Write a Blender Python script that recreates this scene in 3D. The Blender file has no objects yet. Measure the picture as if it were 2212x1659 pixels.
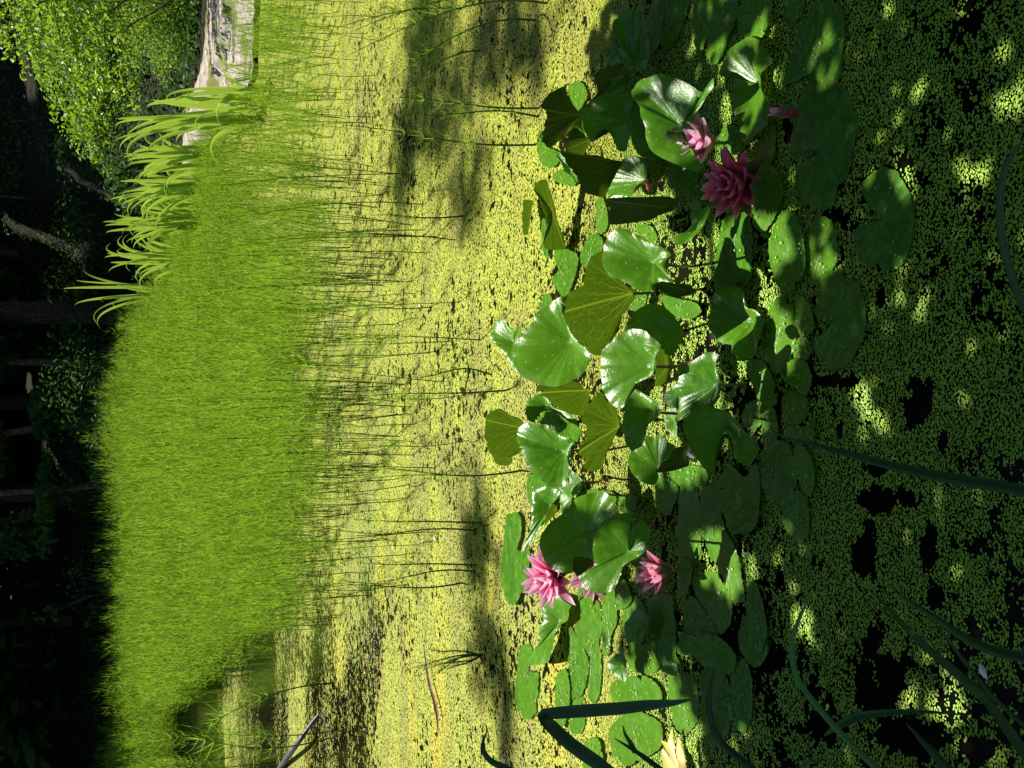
import bpy, math, random
import numpy as np
from mathutils import Vector
rng = np.random.default_rng(7); random.seed(7)
scene = bpy.context.scene
COL = scene.collection
R = math.radians

# ------------------------------------------------------------------ camera
CAMH, F, PITCH = 1.4, 2750.0, R(18.2)          # portrait phone photo, stored turned on its side
CAM = np.array([0, 0, CAMH])
FWD = np.array([0, math.cos(PITCH), -math.sin(PITCH)])
UPV = np.array([0, math.sin(PITCH), math.cos(PITCH)])
RGT = np.array([1.0, 0, 0])
def ray(x, y):
    return FWD * F + RGT * (829.5 - y) - UPV * (x - 1106)
def at_z(x, y, z=0.0):
    r = ray(x, y); return CAM + r * ((z - CAMH) / r[2])
def at_d(x, y, d):
    r = ray(x, y); return CAM + r * (d / r[1])
def to_px(p):
    q = np.asarray(p) - CAM
    w = q @ FWD
    return 1106 - F * (q @ UPV) / w, 829.5 - F * (q @ RGT) / w
cd = bpy.data.cameras.new('camera'); cam = bpy.data.objects.new('camera', cd); COL.objects.link(cam)
cam.location = CAM
from mathutils import Matrix
cam.rotation_euler = Matrix((-UPV, RGT, -FWD)).transposed().to_euler()
cd.sensor_width = 36; cd.lens = 36 * F / 2212; cd.clip_start = 0.05; cd.clip_end = 400
scene.camera = cam

# ------------------------------------------------------------------ light
SUN_EL, SUN_AZ = R(62), R(-12)                 # azimuth from +Y, negative = left
SUN = np.array([math.sin(SUN_AZ) * math.cos(SUN_EL), math.cos(SUN_AZ) * math.cos(SUN_EL), math.sin(SUN_EL)])
sl = bpy.data.lights.new('sun', 'SUN'); so = bpy.data.objects.new('sun', sl); COL.objects.link(so)
sl.energy = 5.0; sl.angle = R(0.53); sl.color = (1.0, .95, .86)
so.rotation_euler = Vector(-SUN).to_track_quat('-Z', 'Y').to_euler(); so.location = (0, 0, 30)
w = bpy.data.worlds.new('World'); scene.world = w; w.use_nodes = True
nt = w.node_tree; bg = nt.nodes['Background']
sk = nt.nodes.new('ShaderNodeTexSky'); sk.sky_type = 'NISHITA'; sk.sun_disc = False; sk.dust_density = .3
sk.sun_elevation = SUN_EL; sk.sun_rotation = SUN_AZ
nt.links.new(sk.outputs[0], bg.inputs[0]); bg.inputs[1].default_value = 0.072
vs = scene.view_settings; vs.view_transform = 'Standard'; vs.look = 'None'; vs.exposure = 0.9; vs.gamma = 1
cy = scene.cycles; cy.max_bounces = 7; cy.diffuse_bounces = 3; cy.glossy_bounces = 3; cy.transmission_bounces = 5
cy.transparent_max_bounces = 8; cy.sample_clamp_indirect = 4; cy.caustics_reflective = False; cy.caustics_refractive = False

# ------------------------------------------------------------------ object helpers
def tag(o, label=None, cat=None, group=None, kind=None):
    if label: o['label'] = label
    if cat: o['category'] = cat
    if group: o['group'] = group
    if kind: o['kind'] = kind
    return o
def empty(name, loc, label, cat, group=None):
    o = bpy.data.objects.new(name, None); COL.objects.link(o); o.location = [float(c) for c in loc]
    o.empty_display_size = .05
    return tag(o, label, cat, group)
def link(name, me, mat, parent=None, loc=None):
    o = bpy.data.objects.new(name, me); COL.objects.link(o)
    if mat is not None:
        me.materials.clear()
        for m in (mat if isinstance(mat, (list, tuple)) else [mat]): me.materials.append(m)
    if parent is not None: o.parent = parent
    if loc is not None: o.location = [float(c) for c in loc]
    return o
def npmesh(name, V, Fc, attrs=None, uv=None, smooth=False):
    """V (n,3); Fc (m,k) or list of faces"""
    me = bpy.data.meshes.new(name)
    V = np.asarray(V, dtype=np.float32)
    if isinstance(Fc, np.ndarray):
        m, k = Fc.shape
        me.vertices.add(len(V)); me.vertices.foreach_set('co', V.ravel())
        me.loops.add(m * k); me.loops.foreach_set('vertex_index', Fc.astype(np.int32).ravel())
        me.polygons.add(m); me.polygons.foreach_set('loop_start', np.arange(0, m * k, k, dtype=np.int32))
        try: me.polygons.foreach_set('loop_total', np.full(m, k, dtype=np.int32))
        except Exception: pass
        if smooth: me.polygons.foreach_set('use_smooth', np.ones(m, dtype=bool))
        me.update(calc_edges=True)
    else:
        me.from_pydata([tuple(map(float, v)) for v in V], [], [tuple(int(i) for i in f) for f in Fc])
        if smooth: me.polygons.foreach_set('use_smooth', np.ones(len(me.polygons), dtype=bool))
    for an, arr in (attrs or {}).items():
        arr = np.asarray(arr, dtype=np.float32)
        a = me.attributes.new(an, 'FLOAT' if arr.ndim == 1 else 'FLOAT_VECTOR', 'POINT')
        a.data.foreach_set('value' if arr.ndim == 1 else 'vector', arr.ravel())
    return me
def dup(o, parent=None):
    c = o.copy(); COL.objects.link(c)
    if parent is not None: c.parent = parent
    for ch in list(o.children): dup(ch, c)
    return c
def tube(P, rad, n=6):
    P = np.asarray(P, float); k = len(P)
    rad = np.broadcast_to(np.asarray(rad, float), (k,))
    T = np.gradient(P, axis=0); T /= np.linalg.norm(T, axis=1)[:, None] + 1e-9
    ref = np.array([0, 0, 1.0]) if abs(T[:, 2]).mean() < .8 else np.array([1.0, 0, 0])
    A = np.cross(T, ref); A /= np.linalg.norm(A, axis=1)[:, None] + 1e-9
    B = np.cross(T, A)
    an = np.arange(n) * 2 * math.pi / n
    V = (P[:, None] + rad[:, None, None] * (np.cos(an)[None, :, None] * A[:, None] + np.sin(an)[None, :, None] * B[:, None])).reshape(-1, 3)
    i = np.arange(k - 1)[:, None] * n; j = np.arange(n)[None]
    jn = (j + 1) % n
    Fq = np.stack([i + j, i + jn, i + n + jn, i + n + j], -1).reshape(-1, 4)
    return V, Fq
def merge(parts):
    Vs, Fs, o = [], [], 0
    for V, Fq in parts:
        Vs.append(V); Fs.append(Fq + o); o += len(V)
    return np.vstack(Vs), np.vstack(Fs)
def smooth_path(P, n):
    P = np.asarray(P, float); t = np.linspace(0, len(P) - 1, n); out = []
    for s in t:
        i = min(int(s), len(P) - 2); u = s - i
        p0, p1, p2, p3 = P[max(i - 1, 0)], P[i], P[i + 1], P[min(i + 2, len(P) - 1)]
        out.append(.5 * (2 * p1 + (p2 - p0) * u + (2 * p0 - 5 * p1 + 4 * p2 - p3) * u * u + (3 * p1 - p0 - 3 * p2 + p3) * u ** 3))
    return np.array(out)

# ------------------------------------------------------------------ materials
class N:
    def __init__(s, name):
        s.m = bpy.data.materials.new(name); s.m.use_nodes = True; s.t = s.m.node_tree; s.t.nodes.clear()
    def n(s, typ, **kw):
        nd = s.t.nodes.new('ShaderNode' + typ)
        for k, v in kw.items():
            if k == 'i':
                for kk, vv in v.items():
                    sock = nd.inputs[kk]
                    if hasattr(vv, 'is_output') or isinstance(vv, bpy.types.NodeSocket): s.t.links.new(vv, sock)
                    else: sock.default_value = vv
            else: setattr(nd, k, v)
        return nd
    def math(s, op, a, b=0.0, c=0.0, clamp=False):
        nd = s.n('Math', operation=op, use_clamp=clamp)
        for k, v in enumerate((a, b, c)):
            if isinstance(v, bpy.types.NodeSocket): s.t.links.new(v, nd.inputs[k])
            else: nd.inputs[k].default_value = v
        return nd.outputs[0]
    def mix(s, f, a, b):
        nd = s.n('Mix', data_type='RGBA')
        for k, v in ((0, f), (6, a), (7, b)):
            if isinstance(v, bpy.types.NodeSocket): s.t.links.new(v, nd.inputs[k])
            else: nd.inputs[k].default_value = v if k == 0 else (*v, 1)
        return nd.outputs[2]
    def ramp(s, f, *stops):
        nd = s.n('ValToRGB'); e = nd.color_ramp.elements
        while len(e) < len(stops): e.new(.5)
        for el, (p, c) in zip(e, stops): el.position = p; el.color = (*c, 1) if len(c) == 3 else c
        s.t.links.new(f, nd.inputs[0]); return nd.outputs[0]
    def sstep(s, v, a, b):
        nd = s.n('MapRange', interpolation_type='SMOOTHSTEP', i={0: v, 1: a, 2: b}); return nd.outputs[0]
    def attr(s, name, out=2):
        return s.n('Attribute', attribute_name=name).outputs[out]
    def noise(s, scale, detail=3, vec=None, rough=.55):
        nd = s.n('TexNoise', i={'Scale': scale, 'Detail': detail, 'Roughness': rough})
        if vec is not None: s.t.links.new(vec, nd.inputs['Vector'])
        return nd.outputs[0]
    def pos(s, sx=1, sy=1, sz=1):
        g = s.n('NewGeometry').outputs[0]
        return s.n('VectorMath', operation='MULTIPLY', i={0: g, 1: (sx, sy, sz)}).outputs[0]
    def principled(s, col, rough=.5, spec=.5, normal=None, **kw):
        nd = s.n('BsdfPrincipled')
        for k, v in (('Base Color', col), ('Roughness', rough), ('Specular IOR Level', spec)):
            if isinstance(v, bpy.types.NodeSocket): s.t.links.new(v, nd.inputs[k])
            else: nd.inputs[k].default_value = (*v, 1) if k == 'Base Color' else v
        if normal is not None: s.t.links.new(normal, nd.inputs['Normal'])
        for k, v in kw.items(): nd.inputs[k].default_value = v
        return nd.outputs[0]
    def shmix(s, f, a, b):
        nd = s.n('MixShader', i={0: f, 1: a, 2: b}); return nd.outputs[0]
    def transl(s, col):
        nd = s.n('BsdfTranslucent')
        if isinstance(col, bpy.types.NodeSocket): s.t.links.new(col, nd.inputs[0])
        else: nd.inputs[0].default_value = (*col, 1)
        return nd.outputs[0]
    def bump(s, h, st=.3, d=.01):
        return s.n('Bump', i={'Height': h, 'Strength': st, 'Distance': d}).outputs[0]
    def out(s, sh):
        s.n('OutputMaterial', i={0: sh}); return s.m

def leaf_mat(name, ca, cb, ctr, rough=.45, spec=.4, tr=.4, scale=2.0):
    m = N(name)
    r = m.attr('tint')
    c = m.mix(r, ca, cb)
    t = m.mix(r, [x * .8 for x in ctr], ctr)
    return m.out(m.shmix(tr, m.principled(c, rough, spec), m.transl(t)))

def pad_mat():
    m = N('lily_leaf_skin')
    uvw = m.attr('leafpos', 1)
    sp = m.n('SeparateXYZ', i={0: uvw})
    x, y, curl = sp.outputs
    rr = m.math('SQRT', m.math('ADD', m.math('MULTIPLY', x, x), m.math('MULTIPLY', y, y)))
    ang = m.math('ARCTAN2', y, x)
    wob = m.noise(5, 2, uvw)
    a2 = m.math('ADD', m.math('MULTIPLY', ang, 11.0), m.math('MULTIPLY', wob, 2.4))
    sn = m.math('ABSOLUTE', m.math('SINE', a2))
    vein = m.math('SUBTRACT', 1.0, m.sstep(m.math('MULTIPLY', sn, m.math('ADD', rr, .06)), .02, .16))
    vein = m.math('MULTIPLY', vein, m.math('SUBTRACT', 1.15, curl), clamp=True)
    mid = m.math('SUBTRACT', 1.0, m.sstep(m.math('ABSOLUTE', y), .0, .035))
    mid = m.math('MULTIPLY', mid, m.math('GREATER_THAN', x, 0.0))
    vo = m.n('TexVoronoi', feature='DISTANCE_TO_EDGE', i={'Vector': uvw, 'Scale': 7.0}).outputs[0]
    net = m.math('SUBTRACT', 1.0, m.sstep(vo, .0, .07))
    allv = m.math('MAXIMUM', m.math('MAXIMUM', vein, mid), m.math('MULTIPLY', net, .3))
    oi = m.n('ObjectInfo').outputs['Random']
    big = m.noise(3.0, 4, uvw)
    top = m.mix(oi, (.042, .155, .005), (.095, .235, .007))
    top = m.mix(m.sstep(big, .35, .75), top, (.10, .26, .014))
    top = m.mix(m.math('MULTIPLY', vein, .35), top, (.10, .26, .04))
    # wear: tan spots and stray duckweed stuck on the skin
    wn = m.n('TexVoronoi', feature='F1', i={'Vector': m.pos(), 'Scale': 55.0})
    pick = m.n('SeparateColor', i={0: wn.outputs['Color']}).outputs[0]
    spot = m.math('MULTIPLY', m.math('LESS_THAN', wn.outputs[0], .15), m.math('LESS_THAN', pick, .30))
    top = m.mix(m.math('MULTIPLY', spot, .9), top, (.42, .36, .12))
    wear = m.math('MULTIPLY', m.sstep(m.noise(9, 5, uvw), .66, .74), .5)
    top = m.mix(wear, top, (.09, .085, .02))
    rim = m.math('MULTIPLY', m.sstep(curl, .86, 1.0), m.sstep(m.noise(2.2, 4, m.pos(9, 9, 9)), .52, .66))
    top = m.mix(m.math('MULTIPLY', rim, .7), top, (.15, .11, .025))
    und = m.mix(oi, (.026, .07, .008), (.045, .085, .010))
    und = m.mix(m.math('MULTIPLY', allv, .9), und, (.22, .26, .035))
    h = m.math('ADD', m.math('MULTIPLY', vein, -.6), m.math('MULTIPLY', m.noise(14, 4, uvw), .9))
    nrm = m.bump(h, .22, .004)
    nru = m.bump(m.math('MULTIPLY', allv, 1.0), .8, .004)
    rg = m.math('ADD', .19, m.math('MULTIPLY', m.noise(6, 4, uvw), .16))
    s_top = m.shmix(.25, m.principled(top, rg, .27, nrm), m.transl(m.mix(allv, (.13, .40, .02), (.09, .26, .015))))
    s_und = m.shmix(.34, m.principled(und, .55, .25, nru), m.transl(m.mix(allv, (.075, .15, .004), (.28, .38, .02))))
    bf = m.n('NewGeometry').outputs['Backfacing']
    return m.out(m.shmix(bf, s_top, s_und))

def simple(name, ca, cb, scale, rough=.7, spec=.3, bump=.0, detail=4, obj=True):
    m = N(name)
    f = m.noise(scale, detail, m.pos())
    c = m.mix(m.sstep(f, .35, .68), ca, cb)
    return m.out(m.principled(c, rough, spec, m.bump(f, bump, .02) if bump else None))

M = {}
M['pad'] = pad_mat()
M['stalk'] = simple('stalk_skin', (.10, .13, .03), (.16, .12, .04), 30, .45, .4)
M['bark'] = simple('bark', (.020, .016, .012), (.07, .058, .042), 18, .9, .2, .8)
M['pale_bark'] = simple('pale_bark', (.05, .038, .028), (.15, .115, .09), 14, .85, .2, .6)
M['horsetail'] = leaf_mat('horsetail_stem', (.06, .16, .010), (.25, .40, .022), (.36, .58, .03), .5, .2, .45)
M['horsetail_low'] = leaf_mat('horsetail_bare_stem', (.03, .09, .012), (.08, .19, .02), (.16, .30, .03), .4, .3, .3)
M['iris'] = leaf_mat('sword_leaf', (.21, .40, .03), (.36, .53, .07), (.50, .68, .08), .4, .35, .42)
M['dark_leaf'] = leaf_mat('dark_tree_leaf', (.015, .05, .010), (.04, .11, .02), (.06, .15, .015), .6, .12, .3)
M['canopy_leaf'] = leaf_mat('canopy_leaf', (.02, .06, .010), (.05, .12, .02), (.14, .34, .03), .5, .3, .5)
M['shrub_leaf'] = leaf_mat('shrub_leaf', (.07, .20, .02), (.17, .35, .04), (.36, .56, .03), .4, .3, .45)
M['ivy_leaf'] = leaf_mat('bank_leaf', (.06, .17, .015), (.16, .31, .03), (.30, .48, .02), .5, .25, .42)
M['reed_blade'] = leaf_mat('reed_blade', (.010, .04, .014), (.03, .095, .02), (.05, .14, .02), .4, .4, .25)
M['reed_bright'] = leaf_mat('bright_reed_blade', (.06, .20, .045), (.09, .26, .06), (.12, .32, .05), .4, .4, .35)

m = N('pond_water')
f = m.noise(9, 3, m.pos())
M['water'] = m.out(m.principled((.004, .004, .002), .12, .08, m.bump(f, .03, .01), IOR=1.2))
m = N('forest_floor')
f = m.noise(6, 6, m.pos()); f2 = m.noise(22, 5, m.pos())
c = m.mix(m.sstep(f, .35, .65), (.006, .005, .003), (.02, .015, .009))
c = m.mix(m.sstep(f2, .5, .6), c, (.010, .018, .005))
M['ground'] = m.out(m.principled(c, .95, .1, m.bump(f, .8, .05)))
m = N('sandy_path')
v = m.pos()
f = m.noise(11, 6, v, .7); f2 = m.noise(2.2, 3, v); f3 = m.noise(45, 3, v, .7)
c = m.mix(m.sstep(f, .35, .6), (.19, .16, .135), (.42, .36, .31))
c = m.mix(m.sstep(f3, .56, .66), c, (.10, .07, .05))
c = m.mix(m.sstep(f2, .5, .66), c, (.13, .14, .045))
M['path'] = m.out(m.principled(c, .95, .1, m.bump(f3, .6, .008)))

def duck_mat(kind):
    m = N('duckweed_' + kind)
    r = m.attr('tint')
    if kind == 'fronds':
        c = m.mix(r, (.15, .35, .022), (.30, .47, .032))
        big = m.sstep(m.noise(1.3, 3, m.pos()), .4, .65)
        yp = m.n('SeparateXYZ', i={0: m.pos()}).outputs[1]
        c = m.mix(m.math('MULTIPLY', big, .3), c, (.32, .36, .02))
        c = m.mix(m.sstep(yp, 2.75, 3.5), c, m.mix(r, (.185, .24, .010), (.37, .40, .018)))
        return m.out(m.principled(c, .5, .3))
    # open cover further out: cells of a few millimetres, with dark water between them
    v = m.pos(1, 1, 0)
    wrp = m.n('VectorMath', operation='ADD', i={0: v, 1: m.n('VectorMath', operation='SCALE', i={0: m.n('TexNoise', i={'Vector': v, 'Scale': 60.0, 'Detail': 2.0}).outputs[1], 'Scale': .012}).outputs[0]}).outputs[0]
    vo = m.n('TexVoronoi', feature='F1', i={'Vector': wrp, 'Scale': 125.0})
    vob = m.n('TexVoronoi', feature='F1', i={'Vector': wrp, 'Scale': 44.0})
    cc = m.n('SeparateColor', i={0: vo.outputs['Color']}); cb = m.n('SeparateColor', i={0: vob.outputs['Color']})
    n1 = m.noise(1.1, 4, v, .6); n2 = m.noise(16, 3, v, .6)
    cov = m.attr('cover')
    cov = m.math('ADD', cov, m.math('MULTIPLY', m.math('SUBTRACT', n1, .5), .9))
    cov = m.math('ADD', cov, m.math('MULTIPLY', m.math('SUBTRACT', n2, .5), .42))
    cov = m.math('ADD', cov, m.math('MULTIPLY', m.math('SUBTRACT', m.noise(1.0, 6, m.pos(1.5, 6, 0), .7), .5), .5))
    # fine frond present?
    keep = m.math('GREATER_THAN', cov, m.math('ADD', .12, m.math('MULTIPLY', cc.outputs[0], .42)))
    keepb = m.math('GREATER_THAN', cov, m.math('ADD', .05, m.math('MULTIPLY', cb.outputs[1], .62)))
    shape = m.math('LESS_THAN', vo.outputs[0], m.math('ADD', .48, m.math('MULTIPLY', cc.outputs[1], .3)))
    mask = m.math('MULTIPLY', m.math('MULTIPLY', keep, keepb), shape)
    col = m.mix(cc.outputs[2], (.185, .235, .007), (.37, .40, .014))
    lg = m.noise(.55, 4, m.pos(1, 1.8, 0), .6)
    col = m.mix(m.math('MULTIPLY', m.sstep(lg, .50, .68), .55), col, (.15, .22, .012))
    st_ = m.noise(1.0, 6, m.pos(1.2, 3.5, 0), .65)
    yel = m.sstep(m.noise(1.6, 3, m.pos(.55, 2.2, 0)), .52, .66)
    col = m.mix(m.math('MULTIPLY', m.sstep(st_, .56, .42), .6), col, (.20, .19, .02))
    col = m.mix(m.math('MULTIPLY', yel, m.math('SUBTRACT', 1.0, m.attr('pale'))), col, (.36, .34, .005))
    brown = m.sstep(n1, .40, .28)
    col = m.mix(m.math('MULTIPLY', brown, .7), col, (.19, .15, .035))
    wet = m.principled(m.mix(n2, (.004, .005, .002), (.014, .015, .005)), .08, .15)
    dry = m.principled(col, .55, .3, m.bump(vo.outputs[0], .5, .003))
    return m.out(m.shmix(mask, wet, dry))
M['fronds'] = duck_mat('fronds'); M['cover'] = duck_mat('cover')

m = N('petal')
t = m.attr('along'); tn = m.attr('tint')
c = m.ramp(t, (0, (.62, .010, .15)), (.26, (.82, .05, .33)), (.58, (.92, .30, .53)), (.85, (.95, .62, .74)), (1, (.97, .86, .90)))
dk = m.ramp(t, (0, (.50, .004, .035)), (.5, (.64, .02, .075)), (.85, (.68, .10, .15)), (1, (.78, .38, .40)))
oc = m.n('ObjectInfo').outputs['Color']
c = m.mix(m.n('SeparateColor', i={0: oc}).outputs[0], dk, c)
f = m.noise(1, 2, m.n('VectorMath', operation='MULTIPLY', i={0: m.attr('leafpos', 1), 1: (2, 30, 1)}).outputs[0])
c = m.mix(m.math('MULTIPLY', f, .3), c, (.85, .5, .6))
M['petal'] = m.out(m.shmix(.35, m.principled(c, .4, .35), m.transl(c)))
m = N('sepal')
t = m.attr('along')
c = m.ramp(t, (0, (.10, .12, .03)), (.7, (.16, .15, .04)), (1, (.28, .16, .08)))
M['sepal'] = m.out(m.shmix(.25, m.principled(c, .45, .4), m.transl(c)))
M['stamen'] = simple('stamen', (.75, .38, .04), (.85, .55, .10), 200, .5, .3)
M['white_petal'] = simple('dry_petal', (.55, .5, .4), (.8, .78, .7), 60, .6, .3)
M['brown_leaf'] = simple('fallen_leaf', (.16, .07, .03), (.34, .17, .07), 40, .7, .3)
M['twig'] = simple('twig', (.10, .03, .02), (.24, .10, .07), 25, .7, .3, .3)
M['dark_twig'] = simple('wet_twig', (.012, .012, .012), (.05, .05, .05), 25, .5, .5, .3)
M['yellow_leaf'] = simple('decaying_leaf', (.62, .48, .02), (.55, .28, .03), 25, .5, .4)
M['rock'] = simple('rock', (.05, .045, .04), (.14, .12, .1), 14, .85, .3, .6)

# ------------------------------------------------------------------ terrain and water
SHX = [-14, -6, -3.2, -1.6, 0, 2.0, 2.9, 3.35, 3.7, 4.6, 7, 14]
SHY = [22, 24.5, 24, 21, 20.6, 20.0, 17.0, 13.6, 12.3, 11.9, 10.5, 7]
def terrain(x, y):
    d = y - np.interp(x, SHX, SHY)
    z = np.where(d > 0, .11 * np.clip(d / .25, 0, 1) + .03 * np.clip(d - .3, 0, 4) + .26 * np.clip(d - 4.2, 0, 60), -.5 * np.clip(-d / .6, 0, 1) - .02)
    nd = 1.15 - y
    z = np.where(nd > 0, .12 * np.clip(nd / .3, 0, 1) - .3 * np.clip(1 - nd / .3, 0, 1), z)
    return z
gx = np.concatenate([np.arange(-40, -10, 1.0), np.arange(-10, 10, .2), np.arange(10, 40.1, 1.0)])
gy = np.concatenate([np.arange(-12, 0, 1.0), np.arange(0, 26, .2), np.arange(26, 75, 1.0)])
X, Y = np.meshgrid(gx, gy); Z = terrain(X, Y) + rng.normal(0, .012, X.shape)
ny, nx = X.shape
idx = np.arange(ny * nx).reshape(ny, nx)
Fq = np.stack([idx[:-1, :-1], idx[:-1, 1:], idx[1:, 1:], idx[1:, :-1]], -1).reshape(-1, 4)
tag(link('ground', npmesh('ground', np.stack([X, Y, Z], -1).reshape(-1, 3), Fq, smooth=True), M['ground']), kind='structure')
wv = np.array([(-30, .6, 0), (30, .6, 0), (30, 25.5, 0), (-30, 25.5, 0)], float)
tag(link('water', npmesh('water', wv, np.array([[0, 1, 2, 3]])), M['water']), kind='structure')
# sandy path along the far bank, in plan
lo = [(560, -160), (541, -40), (538, 0), (535, 60), (533, 120), (531, 170), (505, 205), (472, 245), (445, 300), (428, 350), (418, 420)]
hi = [(470, -160), (462, -40), (458, 0), (455, 60), (450, 120), (440, 170), (430, 205), (420, 245), (412, 300), (405, 350), (402, 420)]
rows = []
for (a, b), (c, d) in zip(lo, hi):
    A, B = at_z(a, b, .1), at_z(c, d, .15)
    rows.append([A + (B - A) * t for t in np.linspace(0, 1, 24)])
rows = np.array(rows); rows = np.array([smooth_path(rows[:, k], 60) for k in range(24)])
for k in range(24):
    rows[k, :, 2] = np.maximum(terrain(rows[k, :, 0], rows[k, :, 1]), 0.02) + .03 + rng.normal(0, .004, 60) + .05 * math.sin(math.pi * k / 23)
idx = np.arange(24 * 60).reshape(24, 60)
Fq = np.stack([idx[:-1, :-1], idx[1:, :-1], idx[1:, 1:], idx[:-1, 1:]], -1).reshape(-1, 4)
tag(link('path', npmesh('path', rows.reshape(-1, 3), Fq, smooth=True), M['path']), kind='structure')
# ------------------------------------------------------------------ lily leaves
REG = {'A': (2000, 200, 2.212), 'B': (1900, 850, 2.212), 'C': (1850, 1450, 2.212), 'D': (1900, 2050, 2.212),
       'E': (2600, 1500, 3.16), 'F': (2600, 1950, 3.16), 'G': (2300, 2400, 2.765), 'H': (2400, 0, 2.765),
       'Q1': (2688, 0, 1.6458), 'Q2': (2688, 1008, 1.6458), 'Q3': (2688, 2016, 1.6458),
       'M1': (1344, 0, 1.6458), 'M2': (1344, 1008, 1.6458), 'M3': (1344, 2016, 1.6458), 'L1': (0, 0, 1.6458), 'L2': (0, 1008, 1.6458), 'T': (0, 0, .54861)}
def P(reg, x, y):
    ox, oy, s = REG[reg]
    return (ox + x / s) * .54861, (oy + y / s) * .54861
def resample(pts, n=72):
    pts = np.array(pts, float); k = len(pts); out = []
    for i in range(k):
        p0, p1, p2, p3 = pts[i - 1], pts[i], pts[(i + 1) % k], pts[(i + 2) % k]
        for u in np.linspace(0, 1, 9)[:-1]:
            c = .5 * (2 * p1 + (p2 - p0) * u + (2 * p0 - 5 * p1 + 4 * p2 - p3) * u * u + (3 * p1 - p0 - 3 * p2 + p3) * u ** 3)
            out.append(.82 * c + .18 * (p1 + (p2 - p1) * u))
    out = np.array(out)
    d = np.r_[0, np.cumsum(np.linalg.norm(np.roll(out, -1, 0) - out, axis=1))]
    s = np.linspace(0, d[-1], n + 1)[:-1]; ext = np.vstack([out, out[:1]])
    return np.stack([np.interp(s, d, ext[:, 0]), np.interp(s, d, ext[:, 1])], 1)
def patch(reg, outline, hub=None, side='top', z=.1, tilt=None, az=None, cup=.10, wave=.035, nw=5, flat=False, seed=0, cone=.26):
    """one blade of a lily leaf as a real curved sheet: the leaf plane is tilted so that its outline comes out near round"""
    r_ = np.random.default_rng(seed + 11)
    o = resample([P(reg, *p) for p in outline])
    h = np.array(P(reg, *hub)) if hub else o.mean(0)
    if flat:                                   # insect bites and frayed rims
        k_ = np.arange(len(o)); sc = 1 + .012 * np.sin(k_ * 1.9 + seed) + .010 * r_.normal(0, 1, len(o))
        for _ in range(r_.integers(0, 4)): sc = sc - r_.uniform(.05, .16) * np.exp(-((((k_ - r_.integers(0, len(o))) + 36) % 72 - 36) / r_.uniform(.8, 1.6)) ** 2)
        o = h + (o - h) * sc[:, None]
    W, V = np.ptp(o[:, 1]), np.ptp(o[:, 0])
    r0 = ray(*h); dep = math.atan2(-r0[2], math.hypot(r0[0], r0[1]))
    ratio = min(max(V / max(W, 1), .12), .95)
    if flat: t, a = R(r_.uniform(-1.2, 1.2)), r_.uniform(0, 6)
    elif side == 'top':
        t = min(max(math.asin(ratio) - dep, R(-4)), R(31)); a = math.pi
    else:
        t = dep + math.asin(max(ratio, .3)); a = 0.0
    if tilt is not None: t = R(tilt)
    if az is not None: a = R(az)
    if a == math.pi or a == 0.0: a += r_.uniform(-.18, .18)
    n = np.array([math.sin(t) * math.sin(a), math.sin(t) * math.cos(a), math.cos(t)])
    for _ in range(40):
        hp = at_z(*h, z); rr = np.array([ray(*p) for p in o])
        s = ((hp - CAM) @ n) / (rr @ n)
        pts = CAM + rr * s[:, None]
        lowest = pts[:, 2].min()
        if flat or lowest > .004 or z > .5: break
        z += .012
    rad = np.linalg.norm(pts - hp, axis=1).mean()
    th = np.arange(len(o)) * 2 * math.pi / len(o)
    K = 9; ts = np.linspace(0, 1, K + 1)[1:]
    e1 = np.cross(n, [1.0, .13, 0]); e1 /= np.linalg.norm(e1); e2 = np.cross(n, e1)
    d3 = pts - hp
    far = np.argmax(np.linalg.norm(d3, axis=1)); e1 = d3[far] - n * (d3[far] @ n); e1 /= np.linalg.norm(e1); e2 = np.cross(n, e1)
    Vt, U = [hp - (0 if flat else 1) * n * cone * rad], [(0, 0, 0)]
    ph = r_.uniform(0, 6, 3); sg = 1 if side == 'top' else -1
    for tt in ts:
        q = hp + d3 * tt
        fold = np.abs(d3 @ e2) / (rad + 1e-9)            # the two halves lift off the midrib
        off = rad * (cup * (tt ** 2) * (.6 + fold) * .6 - cup * .55 * (tt ** 3)
                     + wave * tt ** 2 * np.sin(nw * th + ph[0]) + wave * .5 * tt ** 3 * np.sin((2 * nw + 1) * th + ph[1])
                     + .012 * tt * np.sin(23 * th + ph[2]))
        if not flat: off = off + rad * .02 * np.abs(np.sin(9 * np.arctan2(d3 @ e2, d3 @ e1))) * tt * (1.1 - tt)
        if tt == 1: off -= rad * .012
        q = q + n * off[:, None]
        if not flat: q = q - n * (cone * rad * (1 - tt) ** 1.3)
        if flat: q[:, 2] = np.maximum(q[:, 2], hp[2] - .001)
        Vt += list(q); U += list(np.stack([(d3 @ e1) * tt / rad, (d3 @ e2) * tt / rad, np.full(len(o), tt)], 1))
    m_ = len(o); Fs = []
    for j in range(m_): Fs.append((0, 1 + j, 1 + (j + 1) % m_))
    for k in range(K - 1):
        b = 1 + k * m_
        for j in range(m_): Fs.append((b + j, b + m_ + j, b + m_ + (j + 1) % m_, b + (j + 1) % m_))
    Vt = np.array(Vt)
    # make the upper skin the front side
    nn = sum(np.cross(Vt[f[1]] - Vt[f[0]], Vt[f[2]] - Vt[f[0]]) for f in Fs)
    if nn @ n < 0: Fs = [f[::-1] for f in Fs]
    return dict(V=Vt, U=np.array(U), F=Fs, hub=hp - (0 if flat else 1) * n * cone * rad, n=n, rad=rad)
cnt = [0]
PADS = []
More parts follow.
